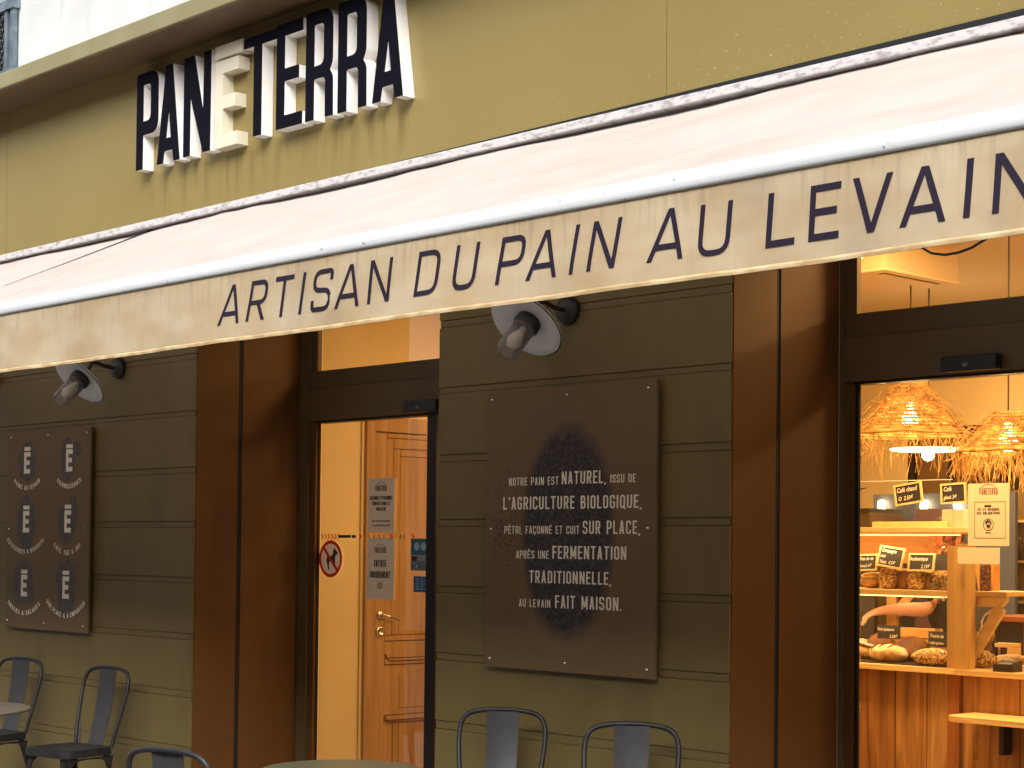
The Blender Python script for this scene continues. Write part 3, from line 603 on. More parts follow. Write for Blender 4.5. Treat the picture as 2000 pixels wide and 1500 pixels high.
dr = sliding_door(-4.452, -2.4, 'bronze glass door at the right, the bread counter seen through it', -3.40, -3.935, .246, (.010, .049, .066))

# stickers and notices on the glass (they lie on the pane, so they are things of their own)
YG = .7488
def sheet(name, label, cat, x0, x1, z0, z1, mat, y=YG, group=None, skew=0.):
    t = thing(name, label, cat, ((x0 + x1) / 2, y, z0), group)
    MB().prism([(x0 + skew, z0), (x1 + skew, z0), (x1, z1), (x0, z1)], y - .0012, y).build('sheet', mat, t); return t
def lines(t, rows, y, mat=INKB):
    mb = MB()
    for s, x, z, wd, h in rows: wall_text(mb, s, x - wd / 2, z, y, h, wf=.45, t=.19, gap=.12, rad=.14, width=wd)
    mb.build('lettering', mat, t)
def logo(t, x, z, y, wd=.1):
    mb = MB(); wall_text(mb, 'PANETERRA', x - wd / 2, z, y, .03, wf=.42, t=.16, gap=.1, width=wd); mb.build('logo', M('brown_print', (.16, .07, .05), .6), t)
    mb = MB(); mb.tube([(x + .045 * cos(a), y, z + .018 + .03 * sin(a)) for a in [.3 + k * (pi - .6) / 10 for k in range(11)]], .0016, 5); mb.build('emblem', M('rust_print', (.5, .2, .12), .6), t)
n1 = sheet('notice', 'upper paper notice with small print on the left glass door', 'notice', -7.638, -7.412, 1.634, 1.931, PAPER, group='paper notices on the left door')
logo(n1, -7.525, 1.86, YG - .0018, .1); lines(n1, (("MAXIMUM 3 PERSONNES", -7.525, 1.812, .19, .02), ("ADMISES DANS LE", -7.525, 1.782, .15, .02), ("MAGASIN", -7.525, 1.752, .08, .02), ("MERCI DE PORTER UN MASQUE", -7.525, 1.692, .155, .009), ("ET DE GARDER VOS DISTANCES", -7.525, 1.668, .155, .009)), YG - .0018)
n2 = sheet('notice', 'lower paper notice reading entree uniquement with a smiley on the left glass door', 'notice', -7.638, -7.406, 1.27, 1.604, PAPER, group='paper notices on the left door', skew=-.006)
logo(n2, -7.525, 1.523, YG - .0018, .1); lines(n2, (("ENTREE", -7.527, 1.448, .105, .036), ("UNIQUEMENT", -7.527, 1.387, .175, .036)), YG - .0018)
mb = MB(); mb.tube([(-7.527 + .017 * cos(a), YG - .002, 1.347 + .017 * sin(a)) for a in [k * pi / 10 for k in range(20)]], .0016, 5, closed=True)
mb.tube([(-7.527 + .009 * cos(a), YG - .002, 1.347 + .009 * sin(a)) for a in [pi + .3 + k * (pi - .6) / 8 for k in range(9)]], .0014, 5)
for s_ in (-.006, .006): mb.box(-7.529 + s_, -7.525 + s_, YG - .003, YG - .0015, 1.35, 1.356)
mb.build('smiley', INKB, n2)
nd = thing('no_dogs_sticker', 'round white sticker with a red ring and a crossed out black dog', 'sticker', (-7.981, YG, 1.381))
ctr = (-7.966, 1.486); rr = .104
mb = MB(); mb.add([(ctr[0], YG - .0012, ctr[1])] + [(ctr[0] + rr * cos(k * pi / 24), YG - .0012, ctr[1] + rr * sin(k * pi / 24)) for k in range(48)], [(0, i + 1, (i + 1) % 48 + 1) for i in range(48)]); mb.build('disc', M('sticker_white', (.88, .85, .82), .4, trans=.25), nd)
mb = MB(); v = []
for k in range(48): a = k * pi / 24; v += [(ctr[0] + rr * cos(a), YG - .0016, ctr[1] + rr * sin(a)), (ctr[0] + rr * .82 * cos(a), YG - .0016, ctr[1] + rr * .82 * sin(a))]
mb.add(v, [(2 * i, 2 * i + 1, (2 * i + 3) % 96, (2 * i + 2) % 96) for i in range(48)])
mb.add([(ctr[0] + a * rr, YG - .0026, ctr[1] + b * rr) for a, b in ((-.66, .54), (-.54, .66), (.66, -.54), (.54, -.66))], [(0, 1, 2, 3)]); mb.build('ring', REDP, nd)
dog = [(-.30, .28), (-.24, .06), (.10, .16), (.24, .32), (.22, .42), (.36, .62), (.40, .50), (.62, .36), (.60, .26), (.44, .20), (.38, .0), (.42, -.30), (.46, -.5), (.36, -.5), (.28, -.22), (-.08, -.12), (-.14, -.34), (-.08, -.58), (-.2, -.58), (-.26, -.34), (-.34, -.1)]
mb = MB(); mb.prism([(ctr[0] + a * rr, ctr[1] + b * rr) for a, b in dog], YG - .0022, YG - .0018); mb.build('dog', INKB, nd)
tp = thing('arrow_tape', 'strip of red and orange arrows stuck across the left glass door', 'tape', (-7.6, YG, 1.60))
for k, x in enumerate([-8.062 + q * .03 for q in range(6)] + [-7.715, -7.45, -7.27]):
    mb = MB(); dy = .0014 + .00025 * (k % 2) if k < 6 else .0034
    mb.add([(x, YG - dy, 1.626), (x + .012, YG - dy, 1.626), (x + .032, YG - dy, 1.611), (x + .012, YG - dy, 1.596), (x, YG - dy, 1.596), (x + .02, YG - dy, 1.611)], [(0, 1, 2, 5), (5, 2, 3, 4)]); mb.build('arrow', ORNG if k < 2 else REDP, tp)
mb = MB()
for a, b in ((-7.895, -7.785), (-7.775, -7.74)): mb.box(a, b, YG - .0034, YG - .002, 1.604, 1.620)
mb.build('dark_bar', M('tape_brown', (.05, .025, .015), .5), tp)
mb = MB()
for a in (-7.63, -7.585, -7.54, -7.50, -7.36, -7.33): mb.box(a, a + .01, YG - .0034, YG - .002, 1.602, 1.622)
mb.build('faint_mark', M('tape_buff', (.4, .28, .2), .5), tp)
st = thing('payment_sticker', 'teal and grey payment sticker at the edge of the left glass door', 'sticker', (-7.21, YG, 1.432))
bx('upper_field', TEAL, st, -7.27, -7.125, YG - .0014, YG, 1.514, 1.602); bx('lower_field', GREYS, st, -7.27, -7.125, YG - .0014, YG, 1.432, 1.513)
mb = MB()
for xc in (-7.222, -7.168): mb.lathe([(0, 0), (.022, 0)], (xc, YG - .0018, 1.56), (0, 1, 0), 20)
mb.build('pictogram', LTBL, st)
mb = MB(); mb.box(-7.262, -7.222, YG - .002, YG - .0015, 1.482, 1.508); mb.box(-7.255, -7.243, YG - .002, YG - .0015, 1.448, 1.458); mb.box(-7.2, -7.19, YG - .002, YG - .0015, 1.445, 1.46); mb.build('dark_mark', M('maroon_print', (.1, .02, .02), .5), st)
mb = MB(); mb.box(-7.21, -7.14, YG - .002, YG - .0015, 1.5, 1.506).box(-7.21, -7.14, YG - .002, YG - .0015, 1.486, 1.492).box(-7.228, -7.215, YG - .002, YG - .0015, 1.446, 1.46); mb.build('light_mark', LTBL, st)
st2 = thing('blue_sticker', 'small square blue sticker below the teal one on the left glass door', 'sticker', (-7.19, YG, 1.318))
bx('sheet', BLUEP, st2, -7.245, -7.13, YG - .0014, YG, 1.318, 1.402)
mb = MB()
for k in range(5):
    z = 1.385 - k * .013
    for a, b in ((-7.23, -7.2), (-7.19, -7.165), (-7.155, -7.14)): mb.box(a + .006 * (k % 2), b, YG - .002, YG - .0015, z, z + .005)
mb.build('print', LTBL, st2)

# ================================================================== INTERIOR
def struct(name, mat, *a): return tag(MB().box(*a).build(name, mat), None, None, kind='structure')
RX0, RX1, RY0, RY1, RZ = -8.214, -1.2, .83, 7.2, 3.22
struct('interior_floor', FLOORM, RX0, RX1, .70, RY1, -.02, .006)
struct('interior_ceiling', CEILM, RX0 - .1, RX1 + .1, .71, RY1 + .1, RZ, RZ + .1)
struct('interior_wall_side', CREAMW, RX0 - .12, RX0, .826, RY1, 0, RZ)
struct('interior_wall_far', BACKB, RX0 - .1, RX1 + .1, RY1, RY1 + .12, 0, RZ)
struct('interior_wall_end', CREAMW, RX1, RX1 + .12, .826, RY1, 0, RZ)
struct('interior_wall_front', CREAMW, -6.19, -4.463, .7025, .83, 0, RZ - .002)
struct('interior_lintel', CREAMW, -8.2, -6.2, .7025, .83, 2.9815, RZ - .002); struct('interior_lintel_door', CREAMW, -4.452, -2.4, .7025, .83, 2.9815, RZ - .002)
# back partition: cream bulkhead over a black framed glazed screen
YB = 5.0
tag(MB().box(-8.21, RX1, YB, YB + .1, 2.412, RZ - .002).box(-8.21, -7.03, YB, YB + .1, .007, 2.4115).build('interior_bulkhead', CREAMW), None, None, kind='structure')
pt = thing('glazed_partition', 'black framed partition at the back of the shop behind the straw lamps', 'partition', (-5.5, YB, 0))
for x in (-7.025, -6.71, -5.9, -5.1, -4.3, -3.5): bx('post', DARKIN, pt, x, x + .05, YB, YB + .07, .007, 2.375)
bx('top_rail', DARKIN, pt, -7.025, -1.3, YB - .01, YB + .07, 2.376, 2.4105)
bx('panel', BACKB, pt, -6.97, -6.715, YB + .03, YB + .05, .007, 2.374); 

# old wooden door in the side wall
wd = thing('wooden_door', 'old honey coloured panelled wooden door with lever handle inside the left entrance', 'door', (RX0, 1.7, 0))
xs = RX0 + .002
def wbox(name, par, dx0, dx1, y0, y1, z0, z1, bev=.003, mat=PINE): return MB().box(xs + dx0, xs + dx1, y0, y1, z0, z1, bev=bev).build(name, mat, par)
MB().box(xs, xs + .012, 1.150, 1.168, .007, 2.45).build('trim', CREAMW, wd)
mb = MB(); mb.box(xs, xs + .035, 1.169, 1.236, .007, 2.327, bev=.004).box(xs, xs + .035, 2.30, 2.37, .007, 2.327, bev=.004).box(xs, xs + .034, 1.2365, 2.2995, 2.238, 2.327, bev=.004); mb.build('door_frame', PINE, wd)
DKW = wood('dark_moulding', (.2, .075, .02), (.15, .055, .015), 'y', 4)
lf = wbox('door_leaf', wd, 0, .012, 1.240, 2.297, .01, 2.232, mat=DKW)
mb = MB()
for y0, y1 in ((1.241, 1.328), (2.2, 2.296)): mb.box(xs + .0122, xs + .024, y0, y1, .011, 2.231, bev=.003)
for z0, z1 in ((2.205, 2.231), (1.0, 1.03), (.86, .893), (.53, .555), (.011, .16)): mb.box(xs + .0122, xs + .0238, 1.3315, 2.1985, z0, z1, bev=.003)
mb.build('stile', PINE, lf)
mb = MB()   # upper frame-in-frame panel
for a in ((1.3325, 1.384, 1.035, 2.201), (2.14, 2.1975, 1.035, 2.201), (1.3875, 2.137, 2.143, 2.201)): mb.box(xs + .0122, xs + .020, *a[:2], *a[2:], bev=.003)
for a in ((1.3885, 1.44, 1.035, 2.139), (2.09, 2.136, 1.035, 2.139), (1.4435, 2.0865, 2.1, 2.139)): mb.box(xs + .0122, xs + .017, *a[:2], *a[2:], bev=.002)
mb.box(xs + .0122, xs + .0145, 1.4445, 2.0855, 1.036, 2.096); mb.build('upper_panel', PINE, lf)
mb = MB(); mb.box(xs + .0122, xs + .018, 1.334, 2.195, .899, .995, bev=.003); mb.box(xs + .0122, xs + .016, 1.334, 2.195, .561, .854, bev=.002); mb.box(xs + .0162, xs + .021, 1.45, 2.08, .60, .80, bev=.006); mb.build('middle_panel', PINE, lf)
mb = MB(); mb.box(xs + .0122, xs + .016, 1.334, 1.40, .166, .524).box(xs + .0122, xs + .018, 1.405, 1.445, .166, .524, bev=.004).box(xs + .0122, xs + .019, 1.449, 2.195, .166, .524, bev=.004); mb.build('lower_panel', PINE, lf)
mb = MB()
for z, s_ in ((.893, 1), (.53, 1)):   # ogee shaped rails
    mb.tube([(xs + .025, 1.335, z + .03), (xs + .026, 1.345, z + .004), (xs + .026, 1.37, z - .012), (xs + .026, 2.18, z - .012)], .0045, 6)
mb.build('moulding', DKW, lf)
hd = MB(); hd.lathe([(0, .018), (.02, .016), (.026, .008), (.027, 0)], (xs + .024, 1.287, 1.155), (1, 0, 0), 20); hd.tube([(xs + .03, 1.287, 1.155), (xs + .062, 1.29, 1.155), (xs + .066, 1.33, 1.145), (xs + .064, 1.41, 1.125)], [.008, .0075, .007, .007], 8); hd.build('handle', STEEL, wd)
MB().lathe([(.0, .006), (.012, .007), (.016, .014), (.029, .012), (.033, .004), (.034, 0)], (xs + .024, 1.287, 1.055), (1, 0, 0), 24).build('lock_rose', STEEL, wd)

# counter
ct = thing('counter', 'shop counter of reclaimed vertical planks with pale pine top', 'counter', (-4.2, 2.0, 0))
mb = MB(); edges = [-7.0, -6.75, -6.5, -6.28, -6.05, -5.83, -5.62, -5.42, -5.113, -4.932, -4.80, -4.734, -4.421, -4.2, -3.95, -3.7, -3.45, -3.2, -2.95, -2.7]
for i in range(len(edges) - 1):
    d = random.uniform(-.004, .004); z1_ = .97
    mb.box(edges[i] + .002, edges[i + 1] - .002, 2.07 + d, 2.10 + d, .008, z1_, bev=.004)
pf = mb.build('plank_front', [PLANK, PLANK2, PLANK3], ct)
for p in pf.data.polygons:
    xw = p.center.x + BASE[pf.name][0]; k = max(i for i in range(len(edges)) if edges[i] <= xw + .001); p.material_index = (k * 7 + 1) % 3
bx('carcass', DARKIN, ct, -6.99, -2.71, 2.108, 2.62, .008, .968)
MB().box(-7.05, -4.735, 2.0, 2.66, .9735, .9995, bev=.004).box(-4.731, -2.65, 1.995, 2.66, .9730, .9985, bev=.004).build('worktop', PINEP, ct)
bx('corner_strip', wood('dark_strip', (.36, .13, .03), (.2, .07, .02), 'z', 4), ct, -4.80, -4.7355, 2.045, 2.0645, .008, .9725)
tr = MB(); trp = [(-4.655 + .03 - .03 * cos(a), 1.79 + .06 - .06 * sin(a)) for a in [k * pi / 16 for k in range(9)]] 
pl = [(-4.663, 1.86), (-4.655, 1.83), (-4.63, 1.805), (-4.58, 1.79), (-2.9, 1.79), (-2.9, 2.06), (-4.655, 2.06)]
nP = len(pl); tr.add([(x, y, z) for z in (.772, .798) for x, y in pl], [tuple(range(nP)), tuple(range(2 * nP - 1, nP - 1, -1))] + [(i, (i + 1) % nP, (i + 1) % nP + nP, i + nP) for i in range(nP)]); tray = tr.build('tray_shelf', PINEP, ct)
MB().box(-4.484, -4.456, 1.985, 2.06, .615, .7715, bev=.008).build('bracket', DARKIN, tray); MB().box(-3.3, -3.272, 1.985, 2.06, .615, .7715, bev=.008).build('bracket', DARKIN, tray)

# glass guard and wooden stand on the counter
gs = thing('bread_stand', 'pine bread stand with shelf, upright post and clear glass guard on the counter', 'display stand', (-5.0, 2.2, 1.0))
bx('upright_post', PINEV, gs, -4.806, -4.756, 2.05, 2.13, 1.0, 1.59); bx('upright_post', PINEV, gs, -4.752, -4.70, 2.04, 2.13, .9995, 1.60)
gp = bx('glass_guard', PLEXI, gs, -6.2, -4.748, 1.998, 2.004, 1.0, 1.905)
bx('polished_edge', M('glass_edge', (.62, .70, .68), .2), gp, -6.2, -4.748, 1.997, 2.005, 1.9055, 1.909)
bx('glass_guard', PLEXI, gs, -4.735, -3.9, 1.988, 1.993, 1.0, 1.905)
for z in (1.075, 1.335, 1.575): MB().lathe([(0, -.016), (.008, -.015), (.012, -.008), (.012, 0)], (-4.792, 1.998, z), (0, 1, 0), 14).build('guard_screw', STEEL, gs)
MB().box(-6.2, -4.7535, 2.14, 2.46, 1.342, 1.3695, bev=.003).box(-4.7515, -4.54, 2.14, 2.46, 1.35, 1.372, bev=.003).build('shelf', PINEP, gs)
mb = MB(); mb.prism([(-4.735, 1.349), (-4.552, 1.349), (-4.556, 1.325), (-4.585, 1.297), (-4.735, 1.297)], 2.16, 2.19); mb.obox((-4.68, 2.18, 1.16), (.09, 0, .135), (0, .012, 0), (.022, 0, -.016)); mb.build('shelf_bracket', PINEP, gs)
mb = MB(); mb.box(-5.555, -5.495, 2.63, 2.655, 1.0, 1.337); mb.obox((-5.452, 2.643, 1.285), (.05, 0, .055), (0, .0105, 0), (.018, 0, -.017)); mb.box(-6.2, -4.82, 2.625, 2.66, 1.3375, 1.36); mb.build('rear_support', PINEV, gs)
MB().box(-5.405, -4.965, 2.28, 2.31, 1.655, 1.712, bev=.004).box(-6.2, -4.78, 2.18, 2.21, 1.654, 1.682, bev=.003).box(-6.2, -4.78, 2.211, 2.43, 1.65, 1.656).build('top_board', PINEP, gs)
bx('back_board', wood('orange_board', (.6, .28, .07), (.45, .2, .05), 'x', 3), gs, -6.2, -5.10, 2.445, 2.46, 1.50, 1.645)
for zL, eL in ((1.6485, 2.2), (1.3405, 2.8)):   # lit strip lamp under the top board; the shelf one is unseen, added for light
    bx('strip_lamp', emit('strip_lamp_glow', (1, .66, .28), .7), gs, -6.15, -4.85, 2.225, 2.237, zL - .008, zL)
    ld = bpy.data.lights.new('strip_lamp_light', 'AREA'); ld.shape = 'RECTANGLE'; ld.size = 1.3; ld.size_y = .02; ld.energy = eL; ld.color = (1, .62, .26)
    lo_ = bpy.data.objects.new('strip_lamp_light', ld); COL.objects.link(lo_); lo_.location = (-5.5, 2.16, zL - .02); lo_.rotation_euler = (radians(22), 0, 0)
mb = MB()
for a in ((-6.2, -5.54), (-5.0, -4.82)): mb.box(a[0], a[1], 2.50, 2.53, 1.0, 1.34)
mb.build('rear_panel', DARKIN, gs)

# breads
def seeds(mb, n, pos, r, seed):
    rn = random.Random(seed)
    for i in range(n):
        p, nn = pos(rn); a = rn.uniform(0, pi); mb.blob(p, (r * rn.uniform(.8, 1.3), r * rn.uniform(.6, .9), r * .6), 6, 4, 0, rot=a)
def tin_loaf(x0, x1, y0, y1, z0, z1, label, seedy, mat=CRUST, side=CRUSTD):
    t = thing('bread_loaf', label, 'bread', ((x0 + x1) / 2, (y0 + y1) / 2, z0), 'breads on the stand')
    mb = MB(); mb.blob(((x0 + x1) / 2, (y0 + y1) / 2, (z0 + z1) / 2), ((x1 - x0) / 2, (y1 - y0) / 2, (z1 - z0) / 2), 36, 22, .05, 4, x0 * 9, z0 + .001, 6.); mb.build('crumb', CRUSTS if seedy else mat, t)
    if seedy:
        sb = MB()
        def pos(rn):
            k = rn.random()
            if k < .6: return Vector((rn.uniform(x0 + .006, x1 - .006), y0 - .001, rn.uniform(z0 + .008, z1 - .008))), 0
            return Vector((rn.uniform(x0 + .006, x1 - .006), rn.uniform(y0, y1), z1 - .001)), 0
        seeds(sb, seedy, pos, .006, int(x0 * 100)); sb.build('seed_topping', SEED, t)
    return t
t = thing('bread_loaf', 'pale round topped loaf at the left end of the bread shelf', 'bread', (-5.37, 2.22, 1.37), 'breads on the stand')
MB().blob((-5.375, 2.25, 1.405), (.062, .07, .036), 28, 16, .05, 3, 4, 1.3705).build('crust', CRUST, t); MB().blob((-5.375, 2.25, 1.432), (.056, .064, .022), 28, 14, .08, 3, 7).build('floured_top', FLOUR, t)
tin_loaf(-5.31, -5.215, 2.2, 2.36, 1.37, 1.472, 'tall seeded tin loaf under the tilted slate on the bread shelf', 170)
tin_loaf(-5.14, -5.045, 2.2, 2.34, 1.37, 1.462, 'seeded tin loaf between two slates in the middle of the bread shelf', 150)
tin_loaf(-5.0, -4.885, 2.2, 2.34, 1.37, 1.464, 'seeded loaf in a clear bag beside the upright post on the bread shelf', 150)
for k, (xa, xb, lab) in enumerate(((-5.40, -5.30, 'brown tin loaf in the rear row of the bread shelf, at the left'), (-5.27, -5.17, 'brown tin loaf in the rear row of the bread shelf, behind the tall seeded loaf'), (-5.12, -5.03, 'brown tin loaf in the rear row of the bread shelf, behind the middle loaf'))):
    tin_loaf(xa, xb, 2.365, 2.45, 1.37, 1.475, lab, 0, CRUSTD)
tin_loaf(-5.208, -5.15, 2.21, 2.35, 1.37, 1.463, 'narrow dark rye loaf right of the tall seeded loaf on the bread shelf', 0, CRUSTD)
tin_loaf(-5.042, -5.005, 2.21, 2.34, 1.37, 1.455, 'narrow dark loaf right of the middle seeded loaf on the bread shelf', 0, CRUSTD)
pb = thing('plastic_bag', 'crumpled clear plastic bag round the loaf beside the post', 'bag', (-4.94, 2.19, 1.37))
MB().grid(lambda u, v: (-5.008 + .13 * u, 2.188 - .006 * noise.noise(Vector((u * 6, v * 6, 1))), 1.3705 + (.05 + .03 * u) * v + .006 * noise.noise(Vector((u * 5, v * 4, 8)))), 16, 10).build('film', glass('plastic_film', (.9, .9, .92), .12, 3.5), pb)
t = thing('bread_loaf', 'floured white loaf with slashes at the front left of the counter', 'bread', (-5.22, 2.17, 1.0), 'breads on the stand')
MB().blob((-5.225, 2.17, 1.045), (.112, .07, .05), 40, 22, .06, 2.5, 2, 1.008, rot=-.1).build('crust', FLOUR, t)
mb = MB()
for xk in (-5.275, -5.225, -5.175):
    pts = []
    for q in range(8):
        x_, y_ = xk - .022 + .0065 * q, 2.118 + .011 * q; pts.append((x_, y_, 1.0475 + .051 * sqrt(max(.02, 1 - ((x_ + 5.225) / .112) ** 2 - ((y_ - 2.17) / .07) ** 2))))
    mb.tube(pts, [.0015, .003, .0042, .0045, .0045, .004, .003, .0015], 6)
mb.build('slash', CRUSTD, t)
t = thing('bread_loaf', 'dark brown round loaf behind the floured loaf on the counter', 'bread', (-5.19, 2.33, 1.0), 'breads on the stand')
MB().blob((-5.20, 2.34, 1.055), (.10, .085, .074), 40, 22, .05, 2.5, 5, 1.008).build('crust', CRUSTD, t)
t = thing('bread_loaf', 'rye loaf in a folded paper at the far left of the counter', 'bread', (-5.45, 2.3, 1.0), 'breads on the stand')
MB().blob((-5.46, 2.3, 1.04), (.105, .08, .048), 32, 20, .06, 2.5, 9, 1.008).build('crust', CRUST, t)
MB().grid(lambda u, v: (-5.50 + .16 * u, 2.23 + .12 * v, 1.105 - .04 * u + .012 * noise.noise(Vector((u * 4, v * 3, 3)))), 12, 8).build('wrapping_paper', PAPERW, t)
t = thing('bread_loaf', 'big reddish brown loaf at the left edge behind the floured loaf', 'bread', (-5.38, 2.26, 1.0), 'breads on the stand')
MB().blob((-5.40, 2.36, 1.07), (.075, .08, .07), 32, 20, .06, 2.5, 15, 1.008).build('crust', CRUSTD, t)
t = thing('bread_loaf', 'long loaf crusted with seeds in front of the slate on the counter', 'bread', (-4.96, 2.13, 1.0), 'breads on the stand')
MB().blob((-4.93, 2.14, 1.04), (.125, .075, .046), 36, 20, .04, 2.5, 6, 1.006, rot=-.08).build('crust', CRUSTS, t)
sb = MB()
def pos(rn):
    a, b = rn.uniform(-pi, 0) , rn.uniform(0.05, 1.45); d = Vector((cos(a) * cos(b), sin(a) * cos(b), sin(b)))
    return Vector((-4.93 + d.x * .124, 2.14 + d.y * .075, 1.038 + d.z * .046)), 0
seeds(sb, 420, pos, .0065, 3); sb.build('seed_topping', SEED, t)
t = thing('bread_loaf', 'seeded loaf lying to the right of the upright post', 'bread', (-4.74, 2.22, 1.0), 'breads on the stand')
MB().blob((-4.735, 2.24, 1.04), (.085, .06, .042), 32, 18, .06, 2.5, 12, 1.004, rot=-.3).build('crust', CRUSTS, t)
sb = MB()
def pos(rn):
    a, b = rn.uniform(-pi, .3), rn.uniform(0.1, 1.45); return Vector((-4.735 + cos(a) * cos(b) * .082, 2.24 + sin(a) * cos(b) * .06, 1.04 + sin(b) * .042)), 0
seeds(sb, 140, pos, .005, 8); sb.build('seed_topping', SEED, t)
for k, (y, lab) in enumerate(((2.36, 'pale baguette lying behind the card terminal, nearer one'), (2.46, 'pale baguette lying behind the card terminal, farther one'))):
    t = thing('baguette', lab, 'bread', (-4.7, y, 1.0), 'baguettes'); MB().blob((-4.70 + .02 * k, y, 1.022 + .012 * k), (.15, .03, .024), 30, 14, .05, 3, 20 + k, 1.0002, rot=-.35).build('crust', FLOUR, t)
ty = thing('tray', 'dark serving tray under the breads on the counter', 'tray', (-5.1, 2.2, 1.0)); MB().box(-5.56, -4.815, 2.075, 2.42, .9997, 1.006, bev=.002).build('base', DARKIN, ty)
cr_ = thing('wooden_crate', 'small orange wooden crate behind the breads, below the outstretched arm', 'crate', (-5.27, 2.42, 1.0))
mb = MB()
for z in (1.0065, 1.062, 1.118): mb.box(-5.42, -5.12, 2.425, 2.437, z, z + .048, bev=.002).box(-5.42, -5.12, 2.488, 2.50, z, z + .048, bev=.002)
for x in (-5.412, -5.142): mb.box(x, x + .014, 2.4375, 2.4875, 1.0065, 1.166)
mb.build('slats', wood('crate_wood', (.62, .34, .1), (.5, .25, .06), 'x', 4), cr_)
# the person serving behind the counter
def skinned(name, mat, par, nodes, edges, root, sub=2):
    me = bpy.data.meshes.new(name); me.from_pydata([n[0] for n in nodes], edges, []); ob = bpy.data.objects.new(name, me); COL.objects.link(ob)
    md = ob.modifiers.new('skin', 'SKIN'); md.use_smooth_shade = True
    for i, n in enumerate(nodes):
        r = n[1]; me.skin_vertices[0].data[i].radius = r if isinstance(r, tuple) else (r, r); me.skin_vertices[0].data[i].use_root = (i == root)
    sb_ = ob.modifiers.new('sub', 'SUBSURF'); sb_.levels = sub; sb_.render_levels = sub
    dg = bpy.context.evaluated_depsgraph_get(); m2 = bpy.data.meshes.new_from_object(ob.evaluated_get(dg)); mb = MB(); mb.add([v.co[:] for v in m2.vertices], [tuple(p.vertices) for p in m2.polygons], True)
    bpy.data.objects.remove(ob); bpy.data.meshes.remove(me); bpy.data.meshes.remove(m2); return mb.build(name, mat, par)
SKIN = M('warm_skin', (.62, .33, .22), .5, c2=(.66, .37, .25), ns=9); SHIRT = M('navy_cotton', (.018, .018, .03), .85, c2=(.028, .028, .042), ns=5, bump=.2, bs=25); TROUS = M('dark_trousers', (.02, .02, .022), .85); HAIR = M('brown_hair', (.06, .025, .012), .6)
pe = thing('person', 'person in a dark short sleeved top reaching an arm over the breads behind the counter', 'person', (-5.20, 2.95, .006))
V = {'pel': ((-5.20, 2.95, .95), (.15, .11)), 'sp': ((-5.20, 2.93, 1.12), (.135, .10)), 'ch': ((-5.20, 2.89, 1.30), (.145, .10)), 'nb': ((-5.20, 2.85, 1.43), .06), 'nk': ((-5.20, 2.81, 1.49), .052), 'h1': ((-5.205, 2.775, 1.555), (.062, .075)), 'h2': ((-5.21, 2.76, 1.62), (.076, .095)), 'h3': ((-5.21, 2.765, 1.69), (.06, .075)),
     'sR': ((-5.355, 2.86, 1.385), .06), 'eR': ((-5.285, 2.64, 1.25), .045), 'fR': ((-5.37, 2.555, 1.258), .038), 'wR': ((-5.452, 2.47, 1.253), .026), 'pR': ((-5.493, 2.435, 1.240), (.040, .024)),
     'sL': ((-5.045, 2.86, 1.385), .06), 'eL': ((-4.985, 2.72, 1.225), .045), 'fL': ((-5.02, 2.66, 1.17), .04), 'wL': ((-5.06, 2.585, 1.10), .028), 'pL': ((-5.08, 2.55, 1.065), (.034, .02)),
     'hR': ((-5.30, 2.95, .87), .095), 'kR': ((-5.30, 2.94, .48), .062), 'aR': ((-5.30, 2.96, .09), .042), 'tR': ((-5.31, 2.84, .045), .035), 'hL': ((-5.10, 2.95, .87), .095), 'kL': ((-5.10, 2.94, .48), .062), 'aL': ((-5.10, 2.96, .09), .042), 'tL': ((-5.09, 2.84, .045), .035), 'ns': ((-5.212, 2.668, 1.60), .011)}
for n_ in list(V):
    if n_ not in ('eR', 'fR', 'wR', 'pR'): V[n_] = ((V[n_][0][0] - .08, V[n_][0][1], V[n_][0][2]), V[n_][1])
V['sR'] = ((-5.415, 2.84, 1.385), .06); V['eR'] = ((-5.30, 2.63, 1.255), .045)
Ed = [('pel', 'sp'), ('sp', 'ch'), ('ch', 'nb'), ('nb', 'nk'), ('nk', 'h1'), ('h1', 'h2'), ('h2', 'h3'), ('ch', 'sR'), ('sR', 'eR'), ('eR', 'fR'), ('fR', 'wR'), ('wR', 'pR'), ('ch', 'sL'), ('sL', 'eL'), ('eL', 'fL'), ('fL', 'wL'), ('wL', 'pL'), ('pel', 'hR'), ('hR', 'kR'), ('kR', 'aR'), ('aR', 'tR'), ('pel', 'hL'), ('hL', 'kL'), ('kL', 'aL'), ('aL', 'tL'), ('h2', 'ns')]
